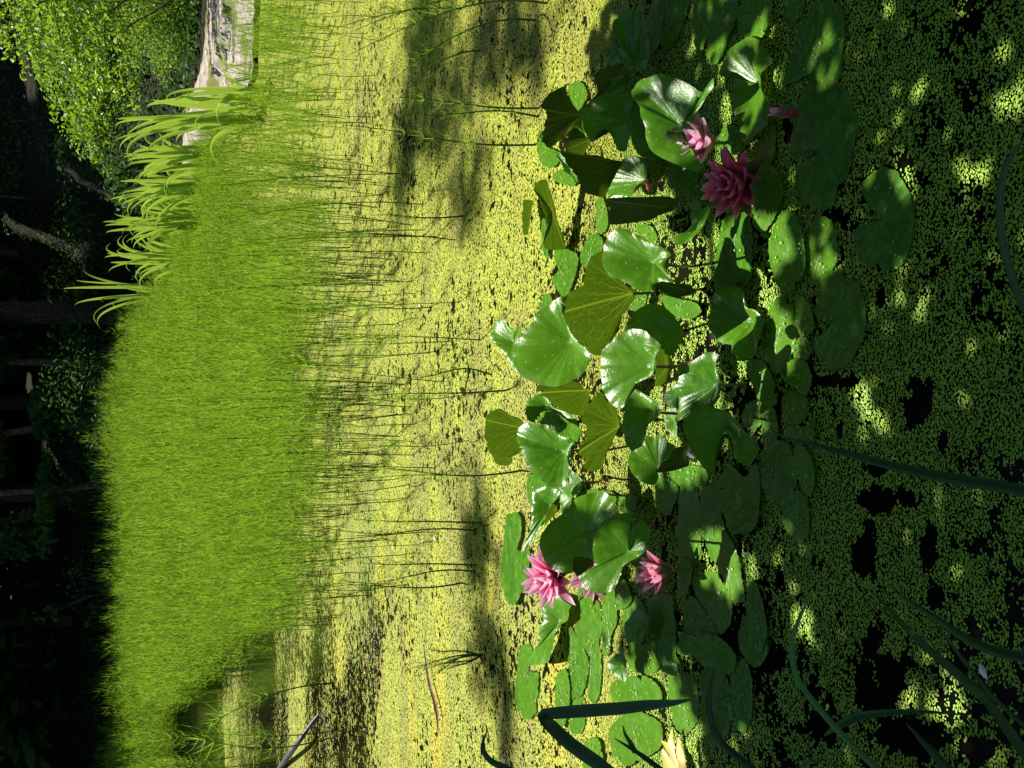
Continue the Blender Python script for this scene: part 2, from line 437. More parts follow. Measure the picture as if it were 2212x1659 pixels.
def leaf(label, patches, group, stalk=None, cat='lily leaf', name='lily_leaf'):
    cnt[0] += 1
    V, U, Fs, o = [], [], [], 0
    res = [patch(seed=cnt[0] * 7 + i, **p) for i, p in enumerate(patches)]
    for p in res[:1]:
        V.append(p['V']); U.append(p['U']); Fs += [tuple(i + o for i in f) for f in p['F']]; o += len(p['V'])
    V = np.vstack(V); base = res[0]['hub'].copy()
    root = link(name, npmesh(name, V - base, Fs, {'leafpos': np.vstack(U)}, smooth=True), M['pad'], loc=base)
    tag(root, label, cat, group)
    for p in res[1:]:
        link('leaf_lobe', npmesh('leaf_lobe', p['V'] - base, p['F'], {'leafpos': p['U']}, smooth=True), M['pad'], root)
    if stalk is None: stalk = base[2] > .125
    if stalk:
        n = res[0]['n']; r_ = np.random.default_rng(cnt[0])
        p0 = np.zeros(3) - n * .002; p1 = -n * .05 + np.array([0, 0, -.02]); p2 = np.array([r_.uniform(-.03, .03), base[2] * 1.3, -base[2] - .03])
        path = smooth_path([p0, p1, (p1 + p2) / 2 + np.array([0, .01, 0]), p2], 12)
        Vs, Fq = tube(path, np.linspace(.0036, .003, 12), 7)
        link('stalk', npmesh('stalk', Vs, Fq, smooth=True), M['stalk'], root)
    PADS.append((V, all(p.get('flat') for p in patches)))
    return root
RG, FG = 'lily leaves raised above the water', 'lily pads floating flat'
def raised(label, *patches): leaf(label, list(patches), RG)
def pt(reg, outline, hub=None, side='top', z=.1, **k): return dict(reg=reg, outline=outline, hub=hub, side=side, z=z, **k)

raised('dark folded lily leaf with black shaded inside, behind the blue-green bowl leaf',
  pt('A', [(755,235),(830,165),(920,125),(1005,112),(1020,135),(940,240),(830,385),(800,455),(720,435),(790,380),(765,270)], (860,270), 'under', .13),
  pt('A', [(1015,130),(1065,150),(1068,290),(1045,350),(990,365),(830,390),(925,260)], (985,290), 'top', .10, tilt=12))
raised('dark green drooping leaf beside two thin stems, its lower half a glowing yellow fan',
  pt('A', [(275,485),(350,390),(410,340),(465,312),(515,335),(540,440),(575,520),(620,570),(700,775),(690,785),(575,668),(510,750),(440,790),(335,835),(310,600)], (520,580), 'under', .14, tilt=38, cup=.2),
  pt('A', [(575,668),(705,775),(690,840),(660,900),(590,910),(520,885),(500,810)], (695,780), 'under', .12))
raised('glossy three-lobed leaf with a white sheen streak on its upper lobe and pale hub',
  pt('A', [(605,520),(640,480),(720,440),(830,385),(990,362),(1060,375),(1085,420),(1100,480),(1075,540),(1062,600),(1055,860),(1010,880),(965,870),(940,820),(880,700),(830,690),(790,720),(750,800),(705,775),(670,690),(650,610)], (1010,605), 'top', .13, cup=.22))
raised('big blue-green bowl leaf in shade with pale hub, behind the pale pink flower',
  pt('A', [(1068,350),(1110,270),(1180,235),(1330,205),(1400,215),(1530,260),(1640,320),(1720,370),(1815,260),(1845,240),(1825,330),(1660,540),(1610,590),(1560,690),(1480,705),(1370,712),(1400,790),(1540,800),(1620,900),(1680,1000),(1660,1060),(1500,1000),(1300,905),(1230,820),(1200,740),(1195,640),(1160,560),(1150,480),(1085,420)], (1450,640), 'top', .14, cup=.3, tilt=26))
leaf('dark upright leaf pressed against the far side of the blue-green bowl leaf',
  [pt('A', [(1100,470),(1150,490),(1165,560),(1200,740),(1260,850),(1340,940),(1300,962),(1180,930),(1090,830),(1060,720),(1062,600)], None, 'top', .05, tilt=10)], RG)
raised('folded leaf with yellow net-veined underside and bright green rim, beside a yellow duckweed patch',
  pt('A', [(445,880),(560,900),(740,915),(850,935),(900,950),(940,995),(880,1040),(860,1100),(850,1170),(855,1275),(790,1270),(690,1235),(640,1185),(600,1110),(520,980)], (925,990), 'under', .11, tilt=62),
  pt('A', [(405,885),(445,880),(520,980),(605,1120),(608,1145),(570,1132),(500,1050),(440,950)], None, 'top', .10))
raised('plain oval green leaf next to the yellow net-veined underside, low over the water',
  pt('A', [(860,1100),(930,1000),(1030,930),(1120,915),(1180,940),(1210,1010),(1215,1090),(1130,1160),(1100,1200),(1095,1250),(1050,1280),(900,1280),(860,1200)], (1150,1130), 'top', .05, tilt=14))
raised('olive-backed leaf rolled half open, its ribs fanning from one corner, beside two dark buds',
  pt('A', [(865,1290),(1150,1275),(1400,1270),(1490,1330),(1440,1360),(1430,1395),(1300,1440),(1250,1470),(1100,1495),(940,1510),(890,1500),(870,1420),(885,1380)], (1340,1372), 'under', .08, cup=.35))
raised('long rolled yellow-green leaf standing by the open yellow duckweed, farthest edge of the cluster',
  pt('A', [(215,1200),(250,1140),(310,1118),(350,1130),(370,1200),(400,1350),(440,1500),(480,1640),(500,1722),(410,1735),(320,1720),(310,1660),(340,1560),(330,1480),(280,1330),(255,1250)], (345,1400), 'under', .09, cup=.12, tilt=62))
raised('small pale rolled leaf lying alone on yellow duckweed like a short tube',
  pt('A', [(140,1310),(180,1300),(215,1305),(215,1340),(190,1480),(175,1595),(130,1590),(125,1480)], (172,1450), 'under', .03, cup=.15, tilt=45))
raised('twisted dark leaf with one glossy grey-blue edge below the dark pink flower',
  pt('A', [(1750,1350),(1755,1400),(1700,1530),(1600,1640),(1500,1690),(1450,1665),(1480,1600),(1560,1570),(1620,1490),(1690,1390)], (1610,1560), 'top', .10, cup=.25),
  pt('A', [(1590,1480),(1600,1340),(1640,1290),(1680,1330),(1690,1400),(1620,1500)], None, 'top', .07))
raised('smooth green leaf creased down the middle with a hole near its hub',
  pt('H', [(160,100),(240,95),(320,120),(400,260),(430,330),(460,480),(430,740),(350,780),(240,720),(160,690),(100,560),(60,400),(45,260)], (165,660), 'top', .09, cup=.2),
  pt('H', [(0,560),(50,400),(100,560),(150,690),(60,715),(0,725)], None, 'top', .08))
raised('large light green leaf with a silvery sheen patch, tilted to the viewer',
  pt('B', [(1030,330),(1060,230),(1120,150),(1200,112),(1270,120),(1310,155),(1370,170),(1460,230),(1560,270),(1640,330),(1600,370),(1570,400),(1610,500),(1675,580),(1600,575),(1530,570),(1490,610),(1500,655),(1400,660),(1310,615),(1200,555),(1110,530),(1060,450),(1035,380)], (1440,395), 'top', .23, cup=.22))
raised('big leaf seen from below with glowing yellow-green ribs and a thick midrib',
  pt('B', [(1035,310),(1045,400),(1080,480),(1130,540),(1190,590),(1260,625),(1330,660),(1300,760),(1240,860),(1180,980),(1060,1210),(960,1190),(860,1110),(770,1020),(720,880),(708,760),(740,670),(830,620),(890,590),(910,470),(940,380),(980,330)], (1205,680), 'under', .2, cup=.12, tilt=58))
raised('largest glossy bright leaf of the cluster, with white glints along its lower rim',
  pt('B', [(605,770),(660,730),(740,705),(712,780),(720,860),(770,1010),(860,1110),(960,1200),(940,1250),(890,1370),(830,1420),(760,1465),(680,1490),(560,1480),(450,1450),(350,1390),(290,1270),(235,1185),(250,1120),(340,1040),(440,930),(500,830)], (710,1090), 'top', .22, cup=.28))
raised('bright leaf with a curled tip peeking out behind the largest glossy leaf',
  pt('B', [(120,920),(180,885),(230,970),(280,1000),(340,960),(385,945),(360,1010),(300,1100),(270,1190),(310,1290),(360,1410),(250,1300),(190,1200),(100,1080),(80,1050)], (225,1090), 'top', .16, cup=.3))
raised('leaf with silvery branching sheen, upright in the middle of the cluster, one corner folded over',
  pt('B', [(1070,1170),(1130,1110),(1250,1010),(1320,985),(1420,995),(1480,1050),(1535,1110),(1530,1170),(1500,1230),(1510,1330),(1440,1410),(1330,1460),(1300,1507),(1270,1577),(1240,1668),(1170,1668),(1120,1640),(1075,1595),(1050,1540),(1040,1430),(1035,1300),(1045,1220)], (1405,1310), 'top', .25, cup=.24),
  pt('B', [(1395,1130),(1420,1085),(1480,1075),(1535,1110),(1530,1170),(1490,1205),(1440,1190)], None, 'top', .27, tilt=10))
raised('half-shaded leaf with a sharp blue shadow on it, behind the silvery-sheened middle leaf',
  pt('B', [(1220,1020),(1260,920),(1330,840),(1400,790),(1490,765),(1560,780),(1620,820),(1680,880),(1730,980),(1750,1080),(1720,1150),(1640,1220),(1535,1160),(1480,1090),(1400,1040),(1320,1040),(1240,1050)], (1490,970), 'top', .15, cup=.15))
raised('brown-backed rolled leaf tucked under the light green leaf with a silvery sheen patch',
  pt('B', [(1450,565),(1520,575),(1700,590),(1810,600),(1840,660),(1800,690),(1680,712),(1600,680),(1530,640),(1490,610)], (1760,645), 'under', .08, cup=.3))
raised('narrow dark leaf hanging beside the folded corner of the middle leaf',
  pt('B', [(1540,1130),(1620,1200),(1660,1280),(1640,1380),(1560,1470),(1510,1480),(1500,1400),(1510,1300)], None, 'under', .14))
raised('crumpled glossy leaf with a bright pale midrib, in half shade near the black water gap',
  pt('B', [(1725,1320),(1830,1275),(1900,1235),(1960,1195),(2010,1185),(2050,1210),(2035,1330),(2065,1450),(2065,1560),(2030,1650),(1900,1700),(1740,1770),(1665,1790),(1700,1640),(1700,1500),(1740,1390)], (1975,1480), 'top', .15, cup=.35),
  pt('B', [(1570,1580),(1610,1520),(1710,1450),(1705,1560),(1700,1665),(1630,1670),(1580,1620)], None, 'top', .12))
raised('dark ribbed underside fanning out below the largest glossy leaf, yellow strip along its top',
  pt('C', [(600,215),(700,170),(850,150),(940,155),(985,175),(1020,200),(1030,400),(960,410),(900,400),(730,330),(690,280),(640,240)], (975,190), 'under', .11, tilt=52),
  pt('C', [(585,205),(600,140),(720,150),(850,118),(930,120),(985,175),(850,152),(700,172)], None, 'under', .12, tilt=70))
raised('leaf seen from behind with pale straight ribs, farthest out over the open yellow duckweed',
  pt('C', [(125,450),(140,420),(200,370),(265,350),(330,400),(400,420),(450,450),(470,500),(420,530),(400,590),(430,680),(400,740),(310,775),(230,745),(180,700),(150,640),(130,570)], (420,525), 'under', .19, tilt=60),
  pt('C', [(150,650),(230,745),(310,778),(400,742),(440,690),(450,720),(380,770),(360,830),(310,850),(230,830),(180,760)], None, 'under', .17, tilt=45))
raised('bright-rimmed leaf folded like a mouth around a dark hollow',
  pt('C', [(490,350),(510,280),(560,235),(610,222),(660,250),(720,330),(800,350),(880,400),(930,460),(965,545),(940,550),(870,470),(760,390),(660,372),(600,400),(570,465),(540,470),(495,430)], (630,330), 'top', .16),
  pt('C', [(575,430),(600,395),(660,372),(760,390),(870,470),(960,550),(930,640),(880,620),(800,590),(700,500),(600,480)], (740,460), 'top', .12, tilt=2, cup=.3))
raised('kite-shaped glossy leaf with blue sheen below its hub and a narrow folded right lobe',
  pt('C', [(390,580),(420,520),(480,480),(560,470),(620,490),(700,500),(770,560),(800,590),(920,635),(880,690),(860,760),(850,800),(890,880),(860,980),(830,1030),(690,1010),(620,950),(520,880),(480,780),(450,690),(400,630)], (770,728), 'top', .2, cup=.3))
raised('small drooping tongue-like leaf hanging below the kite-shaped glossy leaf',
  pt('C', [(800,1020),(860,1000),(890,1100),(885,1230),(830,1290),(795,1260),(790,1150)], (838,1140), 'top', .17, cup=.25))
raised('small plain green corner of a leaf behind the kite-shaped leaf, beside black water',
  pt('C', [(880,890),(985,985),(940,1080),(900,1110),(860,1060),(865,960)], (915,1000), 'top', .14))
raised('upright pleated leaf with a wavy lower hem over black water',
  pt('C', [(1000,380),(1040,300),(1120,240),(1150,200),(1200,290),(1280,340),(1290,420),(1282,495),(1270,560),(1240,640),(1150,760),(1160,840),(1110,885),(1050,900),(1020,880),(1000,800),(930,740),(990,650),(1000,580)], (1230,510), 'under', .15, tilt=55, wave=.06, nw=7))
raised('smooth cupped leaf with a dark hollow, to the near side of the upright pleated leaf',
  pt('C', [(1350,430),(1380,300),(1420,160),(1500,210),(1560,250),(1620,290),(1670,330),(1660,400),(1590,470),(1540,520),(1545,600),(1500,670),(1440,710),(1400,700),(1340,640),(1330,540)], (1530,390), 'top', .21, cup=.35))
raised('light green leaf with fine pale ribs and an olive folded-back corner, above blue-grey floating pads',
  pt('C', [(1390,830),(1400,740),(1440,710),(1510,670),(1540,590),(1590,600),(1660,578),(1730,640),(1800,690),(1700,800),(1620,900),(1640,940),(1600,1020),(1480,980),(1420,920)], (1610,870), 'top', .13),
  pt('C', [(1620,905),(1700,800),(1800,690),(1860,700),(1905,840),(1780,890)], None, 'under', .14, tilt=50))
raised('largest dark leaf nearest the viewer, drooping lobes around a black hollow with one lit fold',
  pt('Q2', [(10,1080),(60,1010),(130,980),(200,978),(290,1010),(360,1090),(400,1140),(460,1180),(510,1230),(500,1290),(440,1360),(350,1310),(340,1240),(310,1170),(270,1150),(235,1200),(220,1300),(215,1400),(150,1370),(80,1300),(20,1200)], (270,1110), 'top', .15, cup=.35))
raised('tiny leaf with a white reflective face, glinting between darker leaves of the middle',
  pt('C', [(1690,430),(1730,350),(1800,345),(1800,450),(1800,600),(1740,560),(1690,480)], None, 'top', .07, tilt=16))
raised('long leaf folded lengthwise, its straight light crease running beside the big shaded leaf',
  pt('C', [(560,1080),(640,1040),(690,1020),(800,1040),(780,1110),(690,1240),(640,1350),(600,1420),(540,1520),(430,1605),(480,1500),(510,1400),(545,1250)], (655,1200), 'top', .11, cup=.4),
  pt('C', [(790,1110),(780,1230),(700,1310),(650,1370),(665,1270),(720,1170)], None, 'under', .10))
raised('very large deep green leaf in shade arching over the bright pink flower',
  pt('D', [(490,240),(520,120),(590,20),(700,-70),(800,-180),(900,-230),(1050,-250),(1130,-190),(1180,-100),(1150,20),(1060,60),(1000,200),(970,340),(900,420),(800,450),(700,450),(620,430),(550,380),(510,320)], (850,120), 'top', .15, cup=.15))
raised('notched green viewer-facing leaf with small dark lobe, in front of the hidden pink flower',
  pt('D', [(965,340),(970,220),(980,130),(1030,60),(1055,0),(1200,-60),(1320,-70),(1290,60),(1262,200),(1290,90),(1380,-10),(1430,20),(1450,100),(1440,220),(1370,310),(1230,390),(1200,480),(1140,600),(1060,635),(980,625),(870,580),(850,540),(830,490),(900,440),(960,390)], (1230,280), 'top', .23, cup=.12),
  pt('D', [(785,360),(820,315),(940,330),(950,370),(900,440),(830,490),(790,430)], None, 'under', .2, tilt=55))
raised('bright leaf with a long upturned lobe beside a black gap and yellow duckweed',
  pt('D', [(520,660),(600,640),(690,655),(760,690),(755,860),(690,900),(640,950),(640,1080),(620,1180),(560,1240),(400,1262),(360,1230),(440,1150),(480,1040),(510,900),(520,780)], (600,880), 'top', .05, tilt=6, cup=.3))
raised('pale grey-green folded leaf corner in the shade beside a black hole',
  pt('G', [(250,600),(330,500),(420,470),(465,620),(455,785),(380,750),(310,700)], None, 'top', .06, tilt=20))
raised('leaf with upturned edge shining white, pointing at the sunlit floating pad',
  pt('G', [(830,650),(880,600),(1000,590),(1020,690),(1000,722),(940,710)], None, 'top', .04, tilt=22))
raised('curled dark pad with tan rim beside the blue reflecting pad',
  pt('G', [(440,200),(520,60),(600,0),(690,80),(715,160),(660,270),(630,372),(540,350),(470,360)], (590,170), 'top', .05, tilt=6, cup=.3))
raised('dark glossy leaf slightly lifted from the water, pale hub streak, next to brown stalks',
  pt('Q2', [(160,400),(175,300),(230,230),(330,190),(400,230),(410,330),(470,350),(515,440),(500,560),(470,640),(400,675),(340,630),(330,580),(240,560),(190,490)], (395,420), 'top', .03, tilt=5, cup=.2))
raised('broad wavy-edged leaf with a tan spot near its end, above the two shaded pink flowers',
  pt('H', [(1350,500),(1480,400),(1640,440),(1740,570),(1770,680),(1650,790),(1650,900),(1750,1130),(1720,1350),(1600,1480),(1480,1580),(1400,1450),(1380,1300),(1360,1100),(1330,850),(1220,820),(1300,600)], (1520,900), 'top', .03, tilt=3, cup=.12))

# floating pads: label, region, outline, hub
FL = [
('notched round pad with pleated rim, directly beside the shaded pink bud','Q1',[(760,650),(800,560),(860,530),(1000,530),(1070,590),(1110,700),(1140,800),(1110,950),(1090,1080),(1050,1180),(1020,1240),(960,1340),(860,1370),(780,1340),(730,1230),(730,1120),(780,1050),(870,1010),(850,970),(700,990),(700,900),(730,760)],(885,940)),
('nearest floating pad, half lit with pale specks and deep notch, on shaded duckweed','Q1',[(1150,1215),(1200,1140),(1280,1090),(1340,1085),(1400,1130),(1460,1230),(1490,1320),(1510,1420),(1490,1560),(1460,1650),(1400,1740),(1300,1770),(1200,1740),(1140,1640),(1115,1500),(1170,1450),(1270,1435),(1280,1410),(1200,1320)],(1300,1420)),
('large angular pad with a torn pointed lobe, nearest the viewer along the picture top','Q1',[(840,60),(900,20),(960,5),(1010,50),(1045,110),(1050,230),(1030,350),(1030,480),(1000,520),(820,520),(830,480),(650,560),(640,540),(680,420),(720,330),(740,220),(800,120)],(850,400)),
('round dull green pad directly in front of the dark pink flower','Q1',[(450,1090),(520,1050),(590,1070),(640,1150),(650,1260),(600,1400),(540,1490),(480,1490),(440,1400),(460,1290),(430,1200)],None),
('dull brown-green pad under the dark pink flower','H',[(1190,1560),(1260,1350),(1480,1430),(1470,1620),(1340,1690),(1190,1670)],None),
('bright sun-dappled pad with a deep crease, cut by the top picture edge','H',[(910,250),(930,-40),(1100,-110),(1160,-20),(1380,0),(1390,150),(1300,400),(1200,650),(1130,710),(1060,700),(1060,430),(1000,560),(930,500)],(1150,180)),
('greyish pad between the sun-dappled creased pad and the torn pointed one','H',[(1390,150),(1480,-30),(1740,-40),(1750,200),(1650,420),(1540,400),(1430,380)],None),
('small dark pad just beyond the torn pointed pad','H',[(1920,80),(1980,-40),(2120,-40),(2100,150),(1980,270),(1920,230)],None),
('elongated pad next to the creased leaf with a hole','H',[(410,300),(450,50),(600,-50),(640,50),(570,300),(550,450),(460,600),(450,420)],None),
('plain pad edged by speckled duckweed, second in from the creased leaf with a hole','H',[(620,120),(680,-60),(860,-40),(840,150),(780,300),(740,420),(640,520),(560,450)],None),
('small bluish pad touching the rim of the blue-green bowl leaf','H',[(350,800),(420,740),(510,740),(500,830),(380,850)],None),
('narrow pad with duckweed beads beside the round dull green pad','Q1',[(520,830),(570,730),(600,820),(600,1000),(560,1060),(480,1000)],None),
('pad with one vivid sunlit end and tan speck, in front of the twisted dark leaf','Q1',[(240,1500),(280,1400),(350,1370),(420,1390),(450,1520),(450,1659),(440,1800),(380,1850),(230,1870),(200,1760)],None),
('five-sided grey-green pad in the middle of the shaded pads','Q2',[(560,-120),(600,-220),(660,-290),(720,-270),(780,-150),(795,20),(780,130),(720,220),(650,230),(590,150),(560,20)],None),
('pad with a sunlit yellow-green half, touching the five-sided grey-green pad','Q2',[(800,-40),(830,-200),(880,-260),(960,-230),(1000,-100),(1000,30),(970,90),(900,170),(840,185),(800,90)],None),
('big dark pad with open notch and ragged nibbled end, second nearest the viewer','Q2',[(900,120),(960,90),(1030,100),(1070,160),(1120,160),(1170,240),(1190,400),(1170,520),(1110,640),(1060,700),(1000,740),(920,710),(870,640),(845,580),(880,520),(950,460),(970,410),(860,400),(870,280),(900,190)],(1000,410)),
('pad with a sunlit patch and a brown curl on it, between darker pads','Q2',[(560,340),(640,250),(700,300),(740,440),(730,560),(690,680),(640,740),(590,765),(520,690),(480,640),(520,520),(540,420)],None),
('plain dark oval pad behind the notched ragged pad','Q2',[(730,290),(770,255),(830,320),(850,440),(820,510),(760,520),(730,420)],None),
('small pad wedged under the ragged pad, below the plain dark oval one','Q2',[(720,560),(780,520),(830,560),(835,620),(790,680),(720,660)],None),
('narrow light-streaked pad beside a black water slot','Q2',[(400,700),(470,665),(540,700),(590,820),(610,950),(560,970),(490,930),(450,830)],None),
('small green pad with yellow duckweed at its notch, near the drifting reed stem','Q2',[(660,720),(720,665),(800,690),(835,800),(800,900),(740,870),(680,820)],None),
('tilted oval pad with a pale dusting, just past the small green pad','Q2',[(640,920),(700,870),(790,890),(820,990),(790,1060),(720,1100),(660,1050)],None),
('dark pad in deep shade beside the black gap behind the nearest dark leaf','E',[(1050,330),(1130,250),(1220,240),(1250,450),(1240,560),(1120,620),(1050,560),(1010,450)],None),
('triangular dark pad overlapping the deep shade pad','E',[(1230,260),(1380,310),(1440,400),(1470,620),(1420,780),(1290,830),(1270,700),(1250,500)],None),
('dark pad under the tip of the long crossing reed blade','E',[(1520,600),(1700,570),(1850,550),(1920,450),(1930,620),(1880,760),(1740,780),(1600,700)],None),
('large blue-dark pad with small punched holes, below the nearest dark leaf','E',[(1220,980),(1360,750),(1560,760),(1640,900),(1700,1200),(1640,1500),(1440,1560),(1280,1380),(1210,1200)],None),
('long dark pad along the duckweed edge beside the punched pad','E',[(1700,780),(1850,900),(1920,1150),(1900,1350),(1830,1450),(1740,1280),(1650,1000)],None),
('long blue-tinged pad running out from under the nearest dark leaf','E',[(740,1180),(900,1060),(1050,1200),(1200,1000),(1240,1300),(1220,1600),(1150,1850),(880,1900),(780,1650),(720,1400)],None),
('green-tinted pad behind the black slot, below the olive folded-back corner','E',[(240,1320),(440,1310),(480,1500),(520,1900),(500,2250),(300,2350),(210,2000),(215,1600)],None),
('ribbed blue-grey pad between two black slots','E',[(500,1400),(600,1280),(740,1250),(760,1600),(800,1900),(720,2100),(640,2250),(560,2000),(490,1800)],None),
('grey pad lying under the light green leaf with the olive corner','C',[(1740,860),(1900,840),(2040,870),(2075,960),(2020,1025),(1850,1030),(1760,1000)],None),
('smooth dark oval pad standing free at the duckweed edge beside a yellow sun fleck','F',[(1490,100),(1560,0),(1700,-60),(1830,60),(1850,400),(1800,550),(1700,580),(1590,480),(1530,350)],None),
('long leaning pad bordered by a bead line of duckweed, in the shaded mass','F',[(690,440),(800,450),(900,580),(990,850),(1010,1020),(1050,1300),(950,1350),(850,1280),(770,1000),(660,800),(640,600)],None),
('small round-ended pad poking out between the long leaning pad and the free dark oval','F',[(900,300),(1000,180),(1150,270),(1140,400),(1040,450),(930,390)],None),
('outermost narrow oval pad of the shaded mass, beside the scattered duckweed','F',[(1090,1070),(1180,1090),(1250,1250),(1310,1500),(1320,1750),(1250,1950),(1150,1900),(1080,1700),(1070,1300)],None),
('blue-ribbed pad with torn slits beyond the long leaning pad','F',[(390,1050),(560,960),(700,960),(800,1100),(890,1300),(870,1600),(700,1750),(560,1480),(420,1200)],None),
('pad with faint lit stripe and round black hole, past the cup-shaped pink flower','F',[(200,700),(230,550),(260,370),(420,400),(500,520),(500,700),(420,800),(280,760)],None),
('pad next to the blue reflecting pad with a small torn slit','F',[(290,1350),(400,1250),(560,1450),(700,1650),(720,1950),(500,2050),(320,1900),(280,1600)],None),
('dark green pad just behind the cup-shaped pink flower','F',[(200,1100),(260,780),(400,850),(380,1050),(300,1300),(220,1250)],None),
('blue pad mirroring the sky, under the cup-shaped pink flower','G',[(690,0),(720,-120),(820,-180),(950,-160),(980,0),(1000,250),(1000,500),(1050,610),(860,610),(750,450),(700,200)],None),
('wide dark pad beyond the blue mirroring pad','G',[(1010,240),(1200,290),(1400,250),(1650,480),(1600,700),(1280,600),(1200,500),(1020,480)],None),
('blue-black pad beside the sunlit stripe, this side of the pale folded corner','G',[(300,800),(450,740),(650,720),(800,820),(830,980),(500,1010),(300,980)],None),
('sunlit speckled pad crossed by the folded reed blade tip','G',[(920,760),(1030,700),(1200,720),(1240,900),(1240,1150),(1210,1250),(1100,1360),(1000,1290),(950,1100),(920,950)],None),
('dark blue pad with a thin leaf blade across it, next to the sunlit speckled pad','G',[(1280,610),(1450,600),(1550,750),(1600,1000),(1560,1400),(1380,1500),(1300,1300),(1270,1000)],None),
('dark pad with a lit streak of yellow flecks, outermost past the blade-crossed pad','G',[(1620,560),(1750,540),(1830,800),(1820,1150),(1740,1350),(1620,1250),(1590,1000),(1590,750)],None),
('smooth pad with a rounded pointed end against the scattered duckweed','G',[(1680,250),(1760,60),(1850,20),(1990,200),(1990,480),(1890,630),(1780,580),(1690,430)],None),
('speckled pad with brown rot spots, between the folded reed blade and the yellow decaying leaf','G',[(260,1330),(420,1150),(580,1100),(700,1150),(840,1250),(840,1480),(700,1600),(480,1700),(330,1600)],None),
('green pad cut by the edge of the picture inside the reed blade fold','G',[(0,1450),(140,1400),(200,1600),(150,1800),(0,1850)],None),
('flat two-lobed sunlit pad floating alone beyond the bright pink flower','D',[(165,560),(155,420),(170,300),(180,180),(200,60),(205,-40),(250,-70),(320,-60),(340,30),(330,150),(300,260),(400,250),(410,350),(400,480),(380,580),(330,640),(290,735),(220,720)],(285,275)),
('long notched sunlit pad with a bluish end, farthest pad on the open duckweed','D',[(340,1090),(420,1080),(430,1180),(400,1290),(390,1400),(400,1440),(480,1310),(490,1400),(480,1550),(460,1680),(400,1740),(320,1700),(280,1580),(290,1380),(310,1200)],(375,1300)),
('bright strip-like pad with a central bright vein, among the sunlit pads','D',[(830,700),(850,640),(950,640),(1030,760),(1040,950),(1010,1060),(1035,1200),(1030,1400),(1000,1560),(940,1580),(920,1480),(940,1200),(870,1100),(800,960),(830,830)],None),
('yellow-green pad edged by the black gap, among the sunlit pads','D',[(720,1080),(750,900),(790,960),(870,1100),(930,1250),(900,1420),(850,1540),(780,1570),(750,1500),(760,1330),(740,1200)],None),
('olive pad half in shade, last of the sunlit pads before the dark ones','D',[(1040,690),(1100,640),(1160,700),(1170,880),(1120,1000),(1100,1160),(1050,1170),(1040,1000)],None),
('mid green pad in the row of sunlit pads under the notched viewer-facing leaf','D',[(835,700),(830,590),(900,560),(1000,600),(1040,640),(950,650),(860,640)],None),
('dull pad under the pale petal stub of the hidden flower','D',[(1080,600),(1160,500),(1220,480),(1300,660),(1270,740),(1180,780),(1100,690)],None),
('sunlit pad with torn edge next to the long upturned lobe','D',[(650,1340),(720,1290),(760,1450),(750,1650),(700,1800),(640,1750),(630,1500)],None),
('pale pad at the sunlit edge with bluish sheen, past the torn one','D',[(760,1500),(880,1540),(900,1700),(860,1850),(770,1840),(740,1680)],None),
('bluish dark pad behind the curled tan-rimmed pad','D',[(1230,700),(1320,640),(1420,760),(1430,900),(1380,1080),(1280,1100),(1220,960)],None),
('shaded blue-grey pad between the pale folded corner and the white shining edge','D',[(1260,1120),(1380,1080),(1500,1080),(1560,1240),(1480,1330),(1330,1320),(1260,1260)],None),
('speckled pad in half light behind the drooping leaf beside two thin stems','A',[(520,330),(560,280),(620,265),(670,310),(690,400),(650,470),(600,540),(550,430)],None),
('ragged green pad with duckweed stuck on it, at the far edge near yellow algae','A',[(250,760),(290,690),(335,830),(400,860),(450,900),(440,970),(380,1020),(300,990),(260,900)],None),
('green pad lying under the yellow net-veined folded leaf','A',[(390,1080),(450,1030),(520,1070),(600,1140),(560,1180),(470,1160),(400,1130)],None),
('thin pad under the rolled leaf at the duckweed edge','B',[(500,60),(540,20),(560,90),(545,200),(570,290),(560,380),(520,290),(510,170)],None),
('pad seen through the gap between the bowl leaf and the plain oval leaf','A',[(1110,890),(1200,930),(1330,960),(1340,1000),(1290,1080),(1230,1060),(1190,940)],None),
('bright green pad in front of the two dark buds','A',[(1420,1050),(1450,960),(1530,1020),(1660,1070),(1640,1160),(1560,1270),(1480,1260),(1430,1170)],None),
('small pad between the bright green pad and the dark pink flower','A',[(1560,1270),(1640,1160),(1720,1130),(1740,1290),(1650,1340),(1580,1330)],None),
('upright-looking ribbed pad against the yellow duckweed patch','A',[(775,1300),(830,1280),(865,1400),(870,1500),(840,1580),(780,1590),(765,1440)],None),
('dull ribbed pad with splashes, beside the big glowing underside leaf','B',[(640,285),(780,290),(830,370),(810,500),(770,620),(740,710),(680,690),(600,560),(660,470),(630,380)],None),
('bright pleated pad in the notch above the big glowing underside leaf','B',[(880,260),(940,165),(1030,160),(1040,300),(940,370),(900,460),(850,380)],None),
('dark tip of a pad with duckweed on it, touching the largest glossy leaf','B',[(490,790),(510,730),(545,680),(590,690),(605,770),(550,840)],None),
('green pad glimpsed below the stalk of the big glowing underside leaf','B',[(1320,680),(1420,660),(1425,740),(1400,800),(1310,830),(1300,760)],None),
('dim pad behind the light green leaf with silvery sheen','B',[(1330,100),(1420,70),(1500,120),(1520,220),(1450,230),(1370,170)],None),
('shadowed pad at the far side of the kite-shaped leaf with algae on it','C',[(500,920),(560,930),(640,980),(670,1040),(560,1090),(540,1210),(500,1100)],None),
('small yellow-green torn pad on the bright duckweed strip','C',[(1295,1130),(1340,1095),(1450,1110),(1440,1230),(1320,1250)],None),
('shaded green pad hanging below the light green leaf with fine pale ribs','C',[(1620,960),(1700,950),(1800,1020),(1810,1100),(1750,1250),(1700,1290),(1640,1200),(1610,1080)],None),
